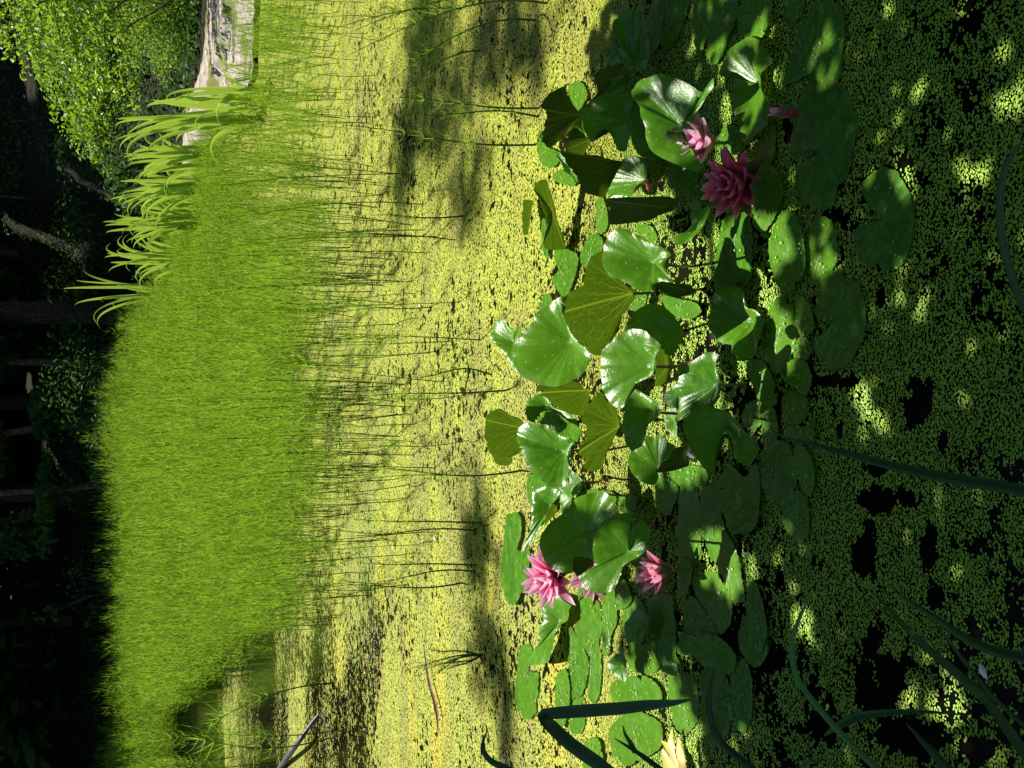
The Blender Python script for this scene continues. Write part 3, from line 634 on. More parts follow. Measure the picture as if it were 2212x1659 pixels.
('flat dark pad in the shadow under the very large deep green leaf','C',[(930,1090),(1100,1050),(1250,1080),(1260,1180),(1130,1250),(960,1200)],None),
('brown half-sunken pad in the dark gap near the tiny two-finned buds','B',[(1560,690),(1700,720),(1860,760),(1900,840),(1800,900),(1650,860),(1580,780)],None),
]
for i, (lb, rg, ol, hb) in enumerate(FL):
    leaf(lb, [dict(reg=rg, outline=ol, hub=hb, side='top', z=.006 + .0016 * (i % 7), flat=True, cup=.03, wave=.012)], FG, stalk=False, cat='lily pad', name='lily_pad')

# ------------------------------------------------------------------ flowers
def petal_mesh(L, W, cupw, curl, seed):
    r_ = np.random.default_rng(seed); na, nb = 9, 5
    V, U, T = [], [], []
    for i in range(na):
        t = i / (na - 1)
        wd = W * (math.sin(math.pi * min(1, .12 + .88 * t) ** .85) ** .75 if t < 1 else 0) * (1 if t < .999 else 0)
        wd = max(wd, .0004)
        for j in range(nb):
            s = (j / (nb - 1) - .5) * 2
            x = t * L; y = s * wd / 2; z = cupw * wd * s * s + curl * L * (t ** 2) + .002 * math.sin(6 * t + seed)
            V.append((x, y, z)); U.append((t, s, 0)); T.append(t)
    Fs = np.array([(i * nb + j, (i + 1) * nb + j, (i + 1) * nb + j + 1, i * nb + j + 1) for i in range(na - 1) for j in range(nb - 1)])
    return npmesh('petal', V, Fs, {'leafpos': U, 'along': T, 'tint': np.full(len(V), r_.random())}, smooth=True)
def flower(label, base, L, axis, rows, sep_el, sun_tone, group='pink water lilies', nsep=4, stamens=True, stem=True, seed=1):
    """rows: (count, elevation above the flower plane, relative length)"""
    r_ = np.random.default_rng(seed)
    root = empty('water_lily', base, label, 'water lily', group)
    ax = Vector(axis).normalized(); q = Vector((0, 0, 1)).rotation_difference(ax)
    root.rotation_mode = 'QUATERNION'; root.rotation_quaternion = q
    k = 0
    for ri, (n, el, rl) in enumerate(rows):
        me = [petal_mesh(L * rl * s_, L * .40 * (1 - .05 * ri), .46, .13, seed * 31 + ri * 3 + v) for v, s_ in enumerate((1.0, .92, 1.06))]
        for i in range(n):
            a = 2 * math.pi * (i + .5 * (ri % 2)) / n + r_.uniform(-.12, .12)
            o = link('petal', me[i % 3], M['petal'], root)
            e = R(el + r_.uniform(-6, 6))
            o.rotation_euler = (0, -e, a); o.location = (.006 * math.cos(a), .006 * math.sin(a), .004 + .003 * ri)
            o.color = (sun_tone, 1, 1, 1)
    ms = petal_mesh(L * 1.0, L * .40, .45, .05, seed + 5); ms.name = 'sepal'
    for i in range(nsep):
        a = 2 * math.pi * (i + .3) / nsep
        o = link('sepal', ms, M['sepal'], root); o.rotation_euler = (0, -R(sep_el + r_.uniform(-5, 5)), a); o.location = (.004 * math.cos(a), .004 * math.sin(a), 0)
    if stamens:
        parts = []
        for i in range(34):
            a = r_.uniform(0, 6.28); rr = r_.uniform(.003, .011); h = L * r_.uniform(.30, .42)
            p0 = np.array([rr * math.cos(a), rr * math.sin(a), .004]); p1 = p0 * np.array([1.9, 1.9, 1]) + np.array([0, 0, h])
            p2 = p0 * np.array([1.2, 1.2, 1]) + np.array([0, 0, h * 1.15])
            parts.append(tube([p0, p1, p2], [.0012, .0014, .0008], 4))
        V, Fq = merge(parts); link('stamens', npmesh('stamens', V, Fq), M['stamen'], root)
    if stem:
        d = q.inverted() @ Vector((0.01, .03, -base[2] - .05))
        V, Fq = tube(smooth_path([(0, 0, .004), (d * .4 + Vector((0, 0, -.01)))[:], d[:]], 8), .0045, 7)
        link('stalk', npmesh('stalk', V, Fq, smooth=True), M['stalk'], root)
    return root
def fb(reg, x, y, z): return at_z(*P(reg, x, y), z)
OPEN = [(8, 18, 1.0), (8, 36, .95), (7, 55, .85), (6, 70, .7)]
CUP = [(7, 50, 1.0), (7, 62, .95), (6, 72, .85)]
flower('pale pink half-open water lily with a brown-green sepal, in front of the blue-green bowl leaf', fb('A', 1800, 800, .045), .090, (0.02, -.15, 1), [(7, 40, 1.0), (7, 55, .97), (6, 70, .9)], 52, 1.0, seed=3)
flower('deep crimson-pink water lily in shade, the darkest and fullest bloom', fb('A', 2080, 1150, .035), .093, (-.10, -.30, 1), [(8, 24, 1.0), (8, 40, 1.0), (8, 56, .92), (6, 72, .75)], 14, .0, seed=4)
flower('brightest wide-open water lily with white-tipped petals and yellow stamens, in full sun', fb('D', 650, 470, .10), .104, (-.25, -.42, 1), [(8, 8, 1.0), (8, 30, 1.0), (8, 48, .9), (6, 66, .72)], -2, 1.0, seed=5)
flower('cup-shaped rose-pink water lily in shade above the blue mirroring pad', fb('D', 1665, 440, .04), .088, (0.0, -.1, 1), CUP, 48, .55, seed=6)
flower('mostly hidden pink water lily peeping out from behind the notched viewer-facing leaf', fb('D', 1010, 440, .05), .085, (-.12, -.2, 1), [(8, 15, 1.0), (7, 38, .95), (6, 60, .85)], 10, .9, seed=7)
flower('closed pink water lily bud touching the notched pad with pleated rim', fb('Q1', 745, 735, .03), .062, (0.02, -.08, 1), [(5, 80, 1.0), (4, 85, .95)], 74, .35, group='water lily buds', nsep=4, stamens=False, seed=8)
# two small brown buds on the water
for lb, a in (('small brown-green closed bud with pointed ends, the longer of two by the olive-backed leaf', (1240, 1215)), ('small black-brown closed bud, nearer the viewer than its longer twin by the olive-backed leaf', (1350, 1225))):
    flower(lb, fb('A', *a, .03), .030, (.8, -.2, .5), [(4, 80, .9)], 78, .0, group='water lily buds', stamens=False, stem=False, seed=9 + len(lb))
# ------------------------------------------------------------------ duckweed
def vnoise(x, y, s, seed):
    r_ = np.random.default_rng(seed); G = r_.random((256, 256))
    u, v = np.asarray(x) * s + 1000, np.asarray(y) * s + 1000
    i, j = np.floor(u).astype(int), np.floor(v).astype(int); fu, fv = u - i, v - j
    fu = fu * fu * (3 - 2 * fu); fv = fv * fv * (3 - 2 * fv)
    g = lambda a, b: G[a % 256, b % 256]
    return (g(i, j) * (1 - fu) + g(i + 1, j) * fu) * (1 - fv) + (g(i, j + 1) * (1 - fu) + g(i + 1, j + 1) * fu) * fv
def px_arr(p):
    q = p - CAM; w_ = q @ FWD
    return 1106 - F * (q @ UPV) / w_, 829.5 - F * (q @ RGT) / w_
HOLES = [(1981, 853, 38, 60), (1908, 640, 16, 22), (1891, 1013, 42, 20), (2041, 963, 17, 32), (1930, 1075, 80, 34), (1872, 1200, 24, 70), (2008, 1190, 22, 75),
         (2024, 1290, 20, 28), (1908, 1470, 58, 62), (1775, 1570, 62, 40), (1978, 1590, 72, 40), (2085, 217, 24, 32), (1820, 470, 42, 22), (1708, 300, 16, 50),
         (1800, 820, 50, 18), (1890, 1380, 26, 30), (2060, 1440, 30, 24), (2120, 1620, 40, 30)]
g_ = .0047
xs = np.arange(-1.35, 1.35, g_); ys = np.arange(1.45, 3.75, g_)
GX, GY = np.meshgrid(xs, ys); GX = GX + (np.arange(GX.shape[0]) % 2)[:, None] * g_ / 2
px_, py_ = GX.ravel() + rng.uniform(-.42, .42, GX.size) * g_, GY.ravel() + rng.uniform(-.42, .42, GX.size) * g_
keep = np.abs(px_) < .335 * py_ + .06
px_, py_ = px_[keep], py_[keep]
tx, ty = px_arr(np.stack([px_, py_, np.zeros_like(px_)], 1))
cov = .93 + (vnoise(px_, py_, 5, 1) - .5) * .55 + (vnoise(px_, py_, 22, 2) - .5) * .75 + (vnoise(px_, py_, 80, 3) - .5) * .9
for (a, b, c, d) in HOLES:
    e = ((tx - a) / c) ** 2 + ((ty - b) / d) ** 2 + (vnoise(px_, py_, 18, 5) - .5) * 1.5 + (vnoise(px_, py_, 60, 6) - .5) * 1.1
    cov -= np.clip(1.15 - e, 0, 1) * 1.2
mass = ((tx > 1430) & (tx < 1700) & (ty > 450) & (ty < 1450))
cov -= .38 * mass
cov -= np.clip((ty - 1050) / 500, 0, 1) * .22
cov -= np.clip((py_ - 3.35) / .4, 0, 1) * 1.0
keep = cov > .33 + .40 * rng.random(len(px_))
px_, py_ = px_[keep], py_[keep]; n = len(px_); zb = np.zeros(n)
sx_, syy, szz = [], [], []                     # some fronds are stranded on the pads
for V_, fl_ in PADS:
    if fl_ and V_[:, 1].mean() < 4.2:
        q_ = np.random.default_rng(len(sx_) + 3); c_ = V_[q_.integers(0, len(V_), 3)]; m_ = q_.integers(8, 34)
        ii = np.where(q_.random(m_) < .55, q_.integers(0, len(V_), m_), np.argmin(np.linalg.norm(V_[None] - (c_[q_.integers(0, 3, m_)] + q_.normal(0, .012, (m_, 3)))[:, None], axis=2), 1))
        sx_.append(V_[ii, 0]); syy.append(V_[ii, 1]); szz.append(V_[ii, 2])
px_ = np.r_[px_, np.concatenate(sx_)]; py_ = np.r_[py_, np.concatenate(syy)]; zb = np.r_[zb, np.concatenate(szz) + .0012]; n = len(px_)
rad = .0026 * rng.uniform(.55, 1.32, n); el = rng.uniform(.72, .98, n); th = rng.uniform(0, 6.28, n)
k6 = np.arange(6) * math.pi / 3
cx = np.cos(k6)[None] * rad[:, None]; sy_ = np.sin(k6)[None] * (rad * el)[:, None]
lx = cx * np.cos(th)[:, None] - sy_ * np.sin(th)[:, None]; ly = cx * np.sin(th)[:, None] + sy_ * np.cos(th)[:, None]
zz = zb[:, None] + rng.uniform(.0015, .0048, n)[:, None] + lx * rng.normal(0, .10, n)[:, None] + ly * rng.normal(0, .10, n)[:, None]
V = np.stack([px_[:, None] + lx, py_[:, None] + ly, zz], -1).reshape(-1, 3)
tint = np.clip(.5 * rng.random(n) + .6 * vnoise(px_, py_, 9, 8), 0, 1)
o = link('duckweed', npmesh('duckweed', V, np.arange(n * 6).reshape(n, 6), {'tint': np.repeat(tint, 6)}), M['fronds'])
tag(o, 'loose green duckweed fronds on the dark water nearest the viewer', 'duckweed', kind='stuff')
print('fronds', n)
# continuous cover further out
ry = np.concatenate([np.arange(2.8, 8, .1), np.arange(8, 21.2, .25)]); cs = np.linspace(-1, 1, 90)
V, cv, pl = [], [], []
for y in ry:
    for c in cs: V.append((c * (.38 * y + 1.2), y, .0015))
V = np.array(V); tx, ty = px_arr(V)
cv = .66 - .9 * np.clip((3.4 - V[:, 1]) / .5, 0, 1)
def blob(a, b, c, d): return np.clip(1.3 - ((tx - a) / c) ** 2 - ((ty - b) / d) ** 2, 0, 1)
left = np.clip((ty - 1180) / 220, 0, 1) * np.clip((tx - 455) / 20, 0, 1) * np.clip((900 - tx) / 120, 0, 1)
cv = np.minimum(cv - .27 * left, .74) - .22 * np.clip((ty - 1300) / 120, 0, 1) * np.clip((640 - tx) / 60, 0, 1) - 1.5 * np.clip((446 + 50 * vnoise(V[:, 0], V[:, 1], 1.7, 77) - tx) / 34, 0, 1) * (ty > 1380)
for b in [(690, 1520, 28, 260), (775, 1560, 22, 220), (585, 1560, 14, 200), (1030, 1180, 26, 110), (1075, 1420, 30, 130), (880, 850, 60, 80), (1020, 860, 40, 60)]: cv = cv - .12 * blob(*b)
for b in [(500, 1560, 30, 240), (640, 1560, 24, 130), (735, 1430, 12, 60), (845, 1560, 34, 190), (1045, 1045, 14, 60)]: cv = cv + .26 * blob(*b)
gaps_ = np.clip((tx - 1170) / 60, 0, 1) * np.clip((1470 - tx) / 60, 0, 1) * np.clip((ty - 160) / 60, 0, 1) * np.clip((1240 - ty) / 60, 0, 1)
cv = cv - .34 * gaps_ * np.clip(1 - blob(1250, 430, 40, 90) - blob(1345, 985, 26, 70) - blob(1150, 520, 60, 120), 0, 1)
cv = cv - .10 * np.clip((1000 - tx) / 200, 0, 1) * np.clip((1000 - ty) / 200, 0, 1) * np.clip((tx - 850) / 60, 0, 1)
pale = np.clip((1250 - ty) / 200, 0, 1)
nc = len(cs); idx = np.arange(len(ry) * nc).reshape(len(ry), nc)
Fq = np.stack([idx[:-1, :-1], idx[:-1, 1:], idx[1:, 1:], idx[1:, :-1]], -1).reshape(-1, 4)
o = link('duckweed', npmesh('duckweed_cover', V, Fq, {'cover': cv, 'pale': pale}), M['cover'])
tag(o, 'sunlit yellow duckweed mat covering the open pond up to the horsetails', 'duckweed', kind='stuff')

# ------------------------------------------------------------------ horsetails
def horsetail_arrays(base, h, lean, laz, r, J=8, K=6, blen=.11, S=6, tmin=.35, bw=.0022, droop=.0, seed=0, b_seg=2):
    """stems (prisms) and whorled branches (ribbons) for many plants at once -> (Vs,Fs,tint),(Vb,Fb,tint)"""
    q = np.random.default_rng(seed); n = len(base)
    t = np.linspace(0, 1, S)
    d = np.stack([np.cos(laz), np.sin(laz), np.zeros(n)], 1)
    wob = q.normal(0, .012, (n, 2))
    def pos(tt):    # tt (n,m)
        off = lean[:, None] * tt ** 1.8 * h[:, None]
        p = base[:, None] + d[:, None] * off[..., None]
        p[..., 2] += tt * h[:, None] * (1 - .25 * (lean[:, None] * tt) ** 2)
        p[..., 0] += wob[:, :1] * np.sin(tt * 5); p[..., 1] += wob[:, 1:] * np.sin(tt * 4)
        return p
    P_ = pos(np.broadcast_to(t, (n, S)))
    an = np.arange(3) * 2.0944
    rr = r[:, None] * (1 - .75 * t)[None]
    ring = np.stack([np.cos(an), np.sin(an), np.zeros(3)], 1)
    Vs = (P_[:, :, None] + rr[..., None, None] * ring[None, None]).reshape(-1, 3)
    i = (np.arange(n)[:, None, None] * S * 3 + np.arange(S - 1)[None, :, None] * 3); j = np.arange(3)[None, None]; jn = (j + 1) % 3
    Fs = np.stack([i + j, i + jn, i + 3 + jn, i + 3 + j], -1).reshape(-1, 4)
    tn = q.random(n); ts = np.repeat(tn * .35, S * 3)
    tn = np.clip(.5 * tn + .9 * vnoise(base[:, 0], base[:, 1], .9, 52) - .2, 0, 1) if n > 50 else tn
    tj = tmin[:, None] + (0.86 - tmin[:, None]) * (np.arange(J)[None] + q.uniform(0, .8, (n, J))) / J if not np.isscalar(tmin) else tmin + (.84 - tmin) * (np.arange(J)[None] + q.uniform(0, .8, (n, J))) / J
    B0 = pos(tj)                                   # n,J,3
    ph = (np.arange(K)[None, None] * 2 * math.pi / K + q.uniform(0, 6.28, (n, J, 1)) + q.normal(0, .25, (n, J, K)))
    prof = np.sin(np.clip((tj - tj.min(1, keepdims=True)) / (1 - tj.min(1, keepdims=True) + 1e-6) * .8 + .2, 0, 1) * math.pi) ** .7 + .15
    L = blen * prof[..., None] * q.uniform(.6, 1.25, (n, J, K)) * (h / .8)[:, None, None]
    out = np.stack([np.cos(ph), np.sin(ph), np.zeros_like(ph)], -1)
    e0 = q.uniform(.45, 1.0, (n, J, K)); e1 = q.uniform(1.0, 1.5, (n, J, K)) - droop
    p0 = np.broadcast_to(B0[:, :, None], out.shape)
    p1 = p0 + out * (L * .55 * np.cos(e0))[..., None] + np.array([0, 0, 1.0]) * (L * .55 * np.sin(e0))[..., None]
    p2 = p1 + out * (L * .45 * np.cos(e1))[..., None] + np.array([0, 0, 1.0]) * (L * .45 * np.sin(e1))[..., None]
    side = np.stack([-np.sin(ph), np.cos(ph), q.normal(0, .8, ph.shape)], -1); side /= np.linalg.norm(side, axis=-1, keepdims=True)
    w0, w1, w2 = bw, bw * .8, bw * .25
    Vb = np.stack([p0 - side * w0, p0 + side * w0, p1 - side * w1, p1 + side * w1, p2 - side * w2, p2 + side * w2], -2).reshape(-1, 3)
    m_ = n * J * K; b = np.arange(m_)[:, None] * 6
    Fb = np.concatenate([b + np.array([[0, 1, 3, 2]]), b + np.array([[2, 3, 5, 4]])], 0)
    tb = np.repeat(np.clip(.25 + np.repeat(tn, J * K) * .5 + q.random(m_) * .3, 0, 1), 6)
    return (Vs, Fs, ts), (Vb, Fb, tb)
def bed_density(tx, ty):
    """how thickly the bed stands at a pond point given in picture pixels of the photograph"""
    near = np.interp(ty, [-200, 0, 250, 400, 550, 700, 900, 1100, 1250, 1340, 1400, 1470, 1520, 1560, 1900], [760, 760, 740, 770, 800, 840, 860, 850, 790, 680, 590, 510, 440, 425, 425])
    soft = np.interp(ty, [0, 300, 500, 1200, 1350, 1450, 1500], [330, 300, 290, 260, 150, 40, 14])
    d = np.clip((near - tx) / soft * .5 + .5, 0, 1) ** 2.2
    right = np.interp(ty, [0, 150, 330, 450], [.55, .55, .75, 1.0])
    far = np.interp(ty, [-100, 130, 220, 260, 330, 420], [1, 1, 1, 1, 1, 1])
    gap = ((tx > 408) & (tx < 436) & (ty > 1480))
    lim = np.interp(ty, [-300, 0, 190, 250, 340, 420, 640, 1900], [575, 575, 560, 490, 440, 425, 392, 335])
    return np.where((tx > lim) & ~gap, d * right * far, 0)
Nc = 42000
yy = np.sqrt(rng.uniform(4.6 ** 2, 24.5 ** 2, Nc)); xx = rng.uniform(-.36, .36, Nc) * yy
tx, ty = px_arr(np.stack([xx, yy, np.zeros(Nc)], 1))
dn = bed_density(tx, ty) * np.interp(yy, [5, 8, 12, 20], [1, .95, .72, .42])
dn = dn * np.clip(.45 + 1.1 * vnoise(xx, yy, 1.4, 51), 0, 1.2)
sel = rng.random(Nc) < dn
xx, yy, tx, ty = xx[sel], yy[sel], tx[sel], ty[sel]
order = np.argsort(yy); xx, yy, tx, ty = xx[order], yy[order], tx[order], ty[order]
NI = 262                                         # these nearest plants become objects of their own
bx, by = xx[NI:], yy[NI:]; n = len(bx)
clump = vnoise(bx, by, 1.1, 21)
h = rng.uniform(.58, .86, n) * np.interp(by, [6, 10, 14, 20], [.85, 1.0, 1.15, 1.45]) * (.8 + .4 * clump)
h *= np.interp(ty[NI:], [0, 200, 300, 480, 620, 720, 850], [.5, .48, .42, .45, .55, .82, 1])
base = np.stack([bx, by, np.maximum(terrain(bx, by), -.02)], 1)
h *= np.where(rng.random(n) < .12, 1.2, 1)
lean = np.abs(rng.normal(.12, .14, n)) + .04; laz = rng.uniform(0, 6.28, n)
far_ = by > 11
print('bed stems', n)
Vall, Fall, tall, o_ = [], [], [], 0
for msk, J, K, bw, rs in ((~far_, 12, 6, .0012, .0026), (far_, 10, 5, .0018, .0036)):
    a, b = horsetail_arrays(base[msk], h[msk], lean[msk], laz[msk], np.full(msk.sum(), rs), J, K, .10, 7, .2, bw, seed=31 + J)
    for (v, f, t_) in (a, b): Vall.append(v); Fall.append(f + o_); tall.append(t_); o_ += len(v)
o = link('horsetail_bed', npmesh('horsetail_bed', np.vstack(Vall), np.vstack(Fall), {'tint': np.concatenate(tall)}), M['horsetail'])
tag(o, 'dense bright green bed of water horsetails filling the middle of the pond', 'horsetails', kind='stuff')
# prototypes for the individual plants in front
protos = []
for k in range(9):
    q = np.random.default_rng(100 + k)
    a, b = horsetail_arrays(np.zeros((1, 3)), np.array([.66 + .03 * k]), np.array([.06 + .05 * (k % 4)]), np.array([q.uniform(0, 6.28)]), np.array([.0030]), 9, 7, .10, 10, .42 - .03 * (k % 3), .0011, seed=200 + k)
    ms = npmesh('horsetail_stem', a[0], a[1], {'tint': a[2]}); mb = npmesh('branches', b[0], b[1], {'tint': b[2]})
    r_ = link('horsetail', ms, M['horsetail_low']); link('branches', mb, M['horsetail'], r_)
    tag(r_, 'slender horsetail standing at the front edge of the green bed in yellow duckweed', 'horsetail', 'horsetails along the front of the bed')
    protos.append(r_)
first = [True] * 9
for i in range(NI):
    k = i % 9; o = protos[k] if first[k] else dup(protos[k]); first[k] = False
    o.location = (float(xx[i]), float(yy[i]), -.01); s = float(rng.uniform(.72, 1.05)) * (.8 if ty[i] < 350 else 1)
    o.scale = (s, s, s); o.rotation_euler = (0, 0, float(rng.uniform(0, 6.28)))
    if ty[i] < 420: o['label'] = 'slender horsetail in the thin stand at the sandy path side'; o['group'] = 'horsetails in the thin stand'
    elif ty[i] > 1300: o['label'] = 'slender horsetail in the loose edge by the open dark water'; o['group'] = 'horsetails at the loose edge'
# hand placed stems that stand out singly: base px, top px
LONG = [((1185, 8), (737, 115), 'longest leaning horsetail, highest of those slanting over the shadowed duckweed', .3),
        ((1160, 45), (790, 200), 'leaning horsetail just below the longest one, crossing the dark shadow bands', .5),
        ((1120, -6), (760, 62), 'short leaning horsetail near the picture edge, above the longest one', .3),
        ((1040, 110), (830, 230), 'horsetail slanting steeply with side branches in the shadow bands', .5),
        ((1000, 20), (720, 60), 'thin leaning horsetail farthest back of the slanting group', .2),
        ((1167, 234), (860, 216), 'straight horsetail with a bright branched foot, upper of a pair reaching to the drooping leaf', .1),
        ((1167, 254), (900, 240), 'straight horsetail, lower of a pair reaching to the drooping leaf', .1),
        ((1160, 313), (745, 278), 'long horsetail with a bright brush of branches beside the ragged green pad', .05),
        ((1005, 467), (800, 470), 'lone dark horsetail in front of the bed at a shadow blotch', .1),
        ((1133, 1016), (760, 1020), 'long yellowish horsetail with a brown foot ending at the outermost ribbed leaf', .1),
        ((1095, 844), (800, 858), 'horsetail pair member with a dark foot, behind the curled leaf tip', .1),
        ((1066, 812), (880, 800), 'dark bent horsetail foot lying toward the curled leaf tip', .3),
        ((1045, 1130), (760, 1118), 'dark-footed horsetail, first of the three by the shadow strip', .05),
        ((1030, 1147), (770, 1150), 'dark-footed horsetail, last of the three by the shadow strip', .05),
        ((1032, 1222), (770, 1210), 'horsetail rising from the long dark duckweed shadow', .05),
        ((1032, 1236), (810, 1250), 'shorter horsetail rising from the long dark duckweed shadow', .05),
        ((1003, 1259), (740, 1270), 'dark-stemmed horsetail beyond the long dark shadow', .05),
        ((1040, 1416), (880, 1440), 'bushy horsetail tuft standing alone by the fallen reddish leaf', .2)]
for k, (b, t_, lb, bend) in enumerate(LONG):
    B = at_z(*b, -.005); d = float(B[1]); T_ = at_d(*t_, d + .05)
    hgt = T_[2] - B[2]; dv = T_[:2] - B[:2]; ln = np.linalg.norm(dv) / hgt
    for v in range(1 if k != 17 else 6):
        q = np.random.default_rng(400 + k * 10 + v)
        a, br = horsetail_arrays(np.zeros((1, 3)), np.array([hgt * (1 if v == 0 else q.uniform(.5, .9))]), np.array([ln + (q.uniform(0, .25) if v else 0)]), np.array([math.atan2(dv[1], dv[0]) + (q.uniform(-1.5, 1.5) if v else 0)]), np.array([.0046]), 9, 6, .09, 12, .12 if k in (5, 6, 7, 3) else .4, .0011, seed=500 + k * 10 + v)
        if v == 0: Va, Vb_ = [a], [br]
        else: Va.append(a); Vb_.append(br)
    V, Fq = merge([(x[0], x[1]) for x in Va]); V2, F2 = merge([(x[0], x[1]) for x in Vb_])
    r_ = link('horsetail', npmesh('horsetail_stem', V, Fq, {'tint': np.concatenate([x[2] for x in Va])}), M['horsetail_low'], loc=B)
    link('branches', npmesh('branches', V2, F2, {'tint': np.concatenate([x[2] for x in Vb_])}), M['horsetail'], r_)
    tag(r_, lb, 'horsetail', 'single horsetails in open duckweed')
q_ = np.random.default_rng(808)
for k in range(16):
    b_ = (q_.uniform(405, 520) if k < 11 else q_.uniform(520, 760), q_.uniform(1440, 1665)); o = dup(protos[k % 9])
    B = at_z(*b_, -.01); o.location = [float(c) for c in B]; s = float(q_.uniform(.9, 1.3)); o.scale = (s * 1.6, s * 1.6, s); o.rotation_euler = (0, 0, float(q_.uniform(0, 6.28)))
    o['label'] = 'thin horsetail scattered in the open water below the dark gap'; o['group'] = 'horsetails scattered in open water'
# a few feathery plants by the dark gap
for k, (b, t_, lb) in enumerate([((452, 1512), (330, 1518), 'feathery horsetail with paired side branches like a comb, in front of the dark gap'),
                                 ((455, 1585), (300, 1590), 'tall horsetail with a broad ladder-like plume in front of the dark gap'),
                                 ((470, 1480), (340, 1478), 'drooping-branched horsetail at the corner of the bed by the dark gap'),
                                 ((458, 1640), (300, 1625), 'horsetail with a nodding plume nearest the picture edge by the dark gap')]):
    B = at_z(*b, -.005); T_ = at_d(*t_, float(B[1])); hgt = T_[2]
    a, br = horsetail_arrays(np.zeros((1, 3)), np.array([hgt]), np.array([.08]), np.array([3.1]), np.array([.006]), 12, 7, .16, 10, .25, .0035, seed=700 + k)
    r_ = link('horsetail', npmesh('horsetail_stem', a[0], a[1], {'tint': a[2]}), M['horsetail'], loc=B)
    link('branches', npmesh('branches', br[0], br[1], {'tint': br[2]}), M['horsetail'], r_)
    tag(r_, lb, 'horsetail', 'feathery horsetails by the dark gap')

# ------------------------------------------------------------------ blades
def blade_mesh(path, width, vee=.18, n=26, up=None, name='leaf', tip=.5, seed=0, tipstart=False):
    p = smooth_path(path, n); wv = np.interp(np.linspace(0, 1, n), np.linspace(0, 1, len(width)), width)
    T = np.gradient(p, axis=0); T /= np.linalg.norm(T, axis=1)[:, None] + 1e-9
    to = (CAM - p) if up is None else np.broadcast_to(up, p.shape)
    sd = np.cross(T, to); sd /= np.linalg.norm(sd, axis=1)[:, None] + 1e-9
    nn = np.cross(sd, T)
    V = np.stack([p - sd * wv[:, None] / 2, p - sd * wv[:, None] / 4 - nn * wv[:, None] * vee * .6, p - nn * wv[:, None] * vee, p + sd * wv[:, None] / 4 - nn * wv[:, None] * vee * .6, p + sd * wv[:, None] / 2], 1).reshape(-1, 3)
    i = np.arange(n - 1)[:, None] * 5; j = np.arange(4)[None]
    Fq = np.stack([i + j, i + j + 1, i + 6 + j, i + 5 + j], -1).reshape(-1, 4)
    r_ = np.random.default_rng(seed)
    return npmesh(name, V, Fq, {'tint': np.clip(np.full(len(V), r_.random()) + np.tile([.28, 0, -.3, .05, .22], n) + np.repeat(r_.normal(0, .07, n), 5), 0, 1)}, smooth=True)
def blade(label, pts, width, mat='reed_blade', seed=0, group='reed blades in the foreground'):
    """pts: (x, y, distance from the viewer)"""
    p = np.array([at_d(a, b, d) for a, b, d in pts]); base = p[0].copy()
    wd = [w_ * np.linalg.norm(at_d(a, b, d) - CAM) / F for w_, (a, b, d) in zip(width, pts)]
    me = blade_mesh(p, wd, seed=seed); me.transform(Matrix.Translation(Vector(-base)))
    tag(link('reed_leaf', me, M[mat], loc=base), label, 'reed leaf', group)
blade('broad dark reed leaf bent back sharply in a V over the sunlit pads', [(1560, 1900, 1.25), (1400, 1745, 1.36), (1304, 1659, 1.42), (1237, 1611, 1.46), (1190, 1568, 1.5), (1172, 1548, 1.5), (1182, 1542, 1.49), (1270, 1535, 1.46), (1340, 1530, 1.44), (1404, 1523, 1.42), (1450, 1519, 1.41), (1497, 1510, 1.40)], [24, 27, 29, 29, 28, 20, 24, 27, 26, 22, 14, 2], seed=1)
blade('small curved dark reed tip hooking into the yellow duckweed at the picture edge', [(1300, 1800, 1.5), (1160, 1700, 1.6), (1097, 1662, 1.64), (1062, 1645, 1.66), (1045, 1624, 1.67), (1043, 1604, 1.68), (1054, 1574, 1.68)], [16, 16, 15, 13, 11, 7, 1], seed=2)
blade('bright green arching reed leaf over the dark water holes', [(2150, 1960, 1.05), (2000, 1775, 1.2), (1908, 1673, 1.3), (1875, 1643, 1.34), (1815, 1583, 1.4), (1768, 1529, 1.45), (1728, 1476, 1.5), (1713, 1433, 1.53), (1711, 1383, 1.55), (1728, 1333, 1.56), (1753, 1278, 1.56)], [14, 14, 13, 13, 13, 12.5, 12, 12, 11, 8, 1], 'reed_bright', seed=3)
blade('long dark reed leaf crossing the duckweed with a hair-thin tip on the pads', [(2500, 1100, 1.0), (2350, 1080, 1.1), (2212, 1060, 1.2), (2141, 1047, 1.26), (2041, 1031, 1.34), (1941, 1010, 1.43), (1841, 983, 1.52), (1758, 961, 1.6), (1705, 946, 1.64), (1668, 931, 1.66)], [28, 27, 25, 24, 22, 19, 15, 9, 4, 1], seed=4)
blade('dark curved reed leaf sweeping in from the lower corner toward the white feather', [(2500, 1470, .95), (2330, 1440, 1.06), (2212, 1419, 1.15), (2175, 1413, 1.18), (2125, 1398, 1.23), (2075, 1372, 1.28), (2025, 1337, 1.34), (1975, 1306, 1.4), (1938, 1280, 1.44)], [26, 25, 23, 22, 20, 17, 13, 8, 1], seed=5)
blade('dim submerged-looking reed leaf running diagonally under the curved one', [(2400, 1860, 1.2), (2300, 1750, 1.28), (2212, 1626, 1.4), (2175, 1573, 1.46), (2125, 1506, 1.55), (2075, 1462, 1.62), (2008, 1404, 1.74), (1941, 1339, 1.88), (1891, 1283, 1.98)], [22, 22, 21, 20, 19, 18, 16, 11, 2], seed=6)
blade('thin dark reed leaf between the two diagonal ones', [(2300, 1640, 1.2), (2160, 1520, 1.36), (2091, 1439, 1.46), (2041, 1373, 1.54), (2005, 1330, 1.6)], [9, 9, 8, 6, 1], seed=7)
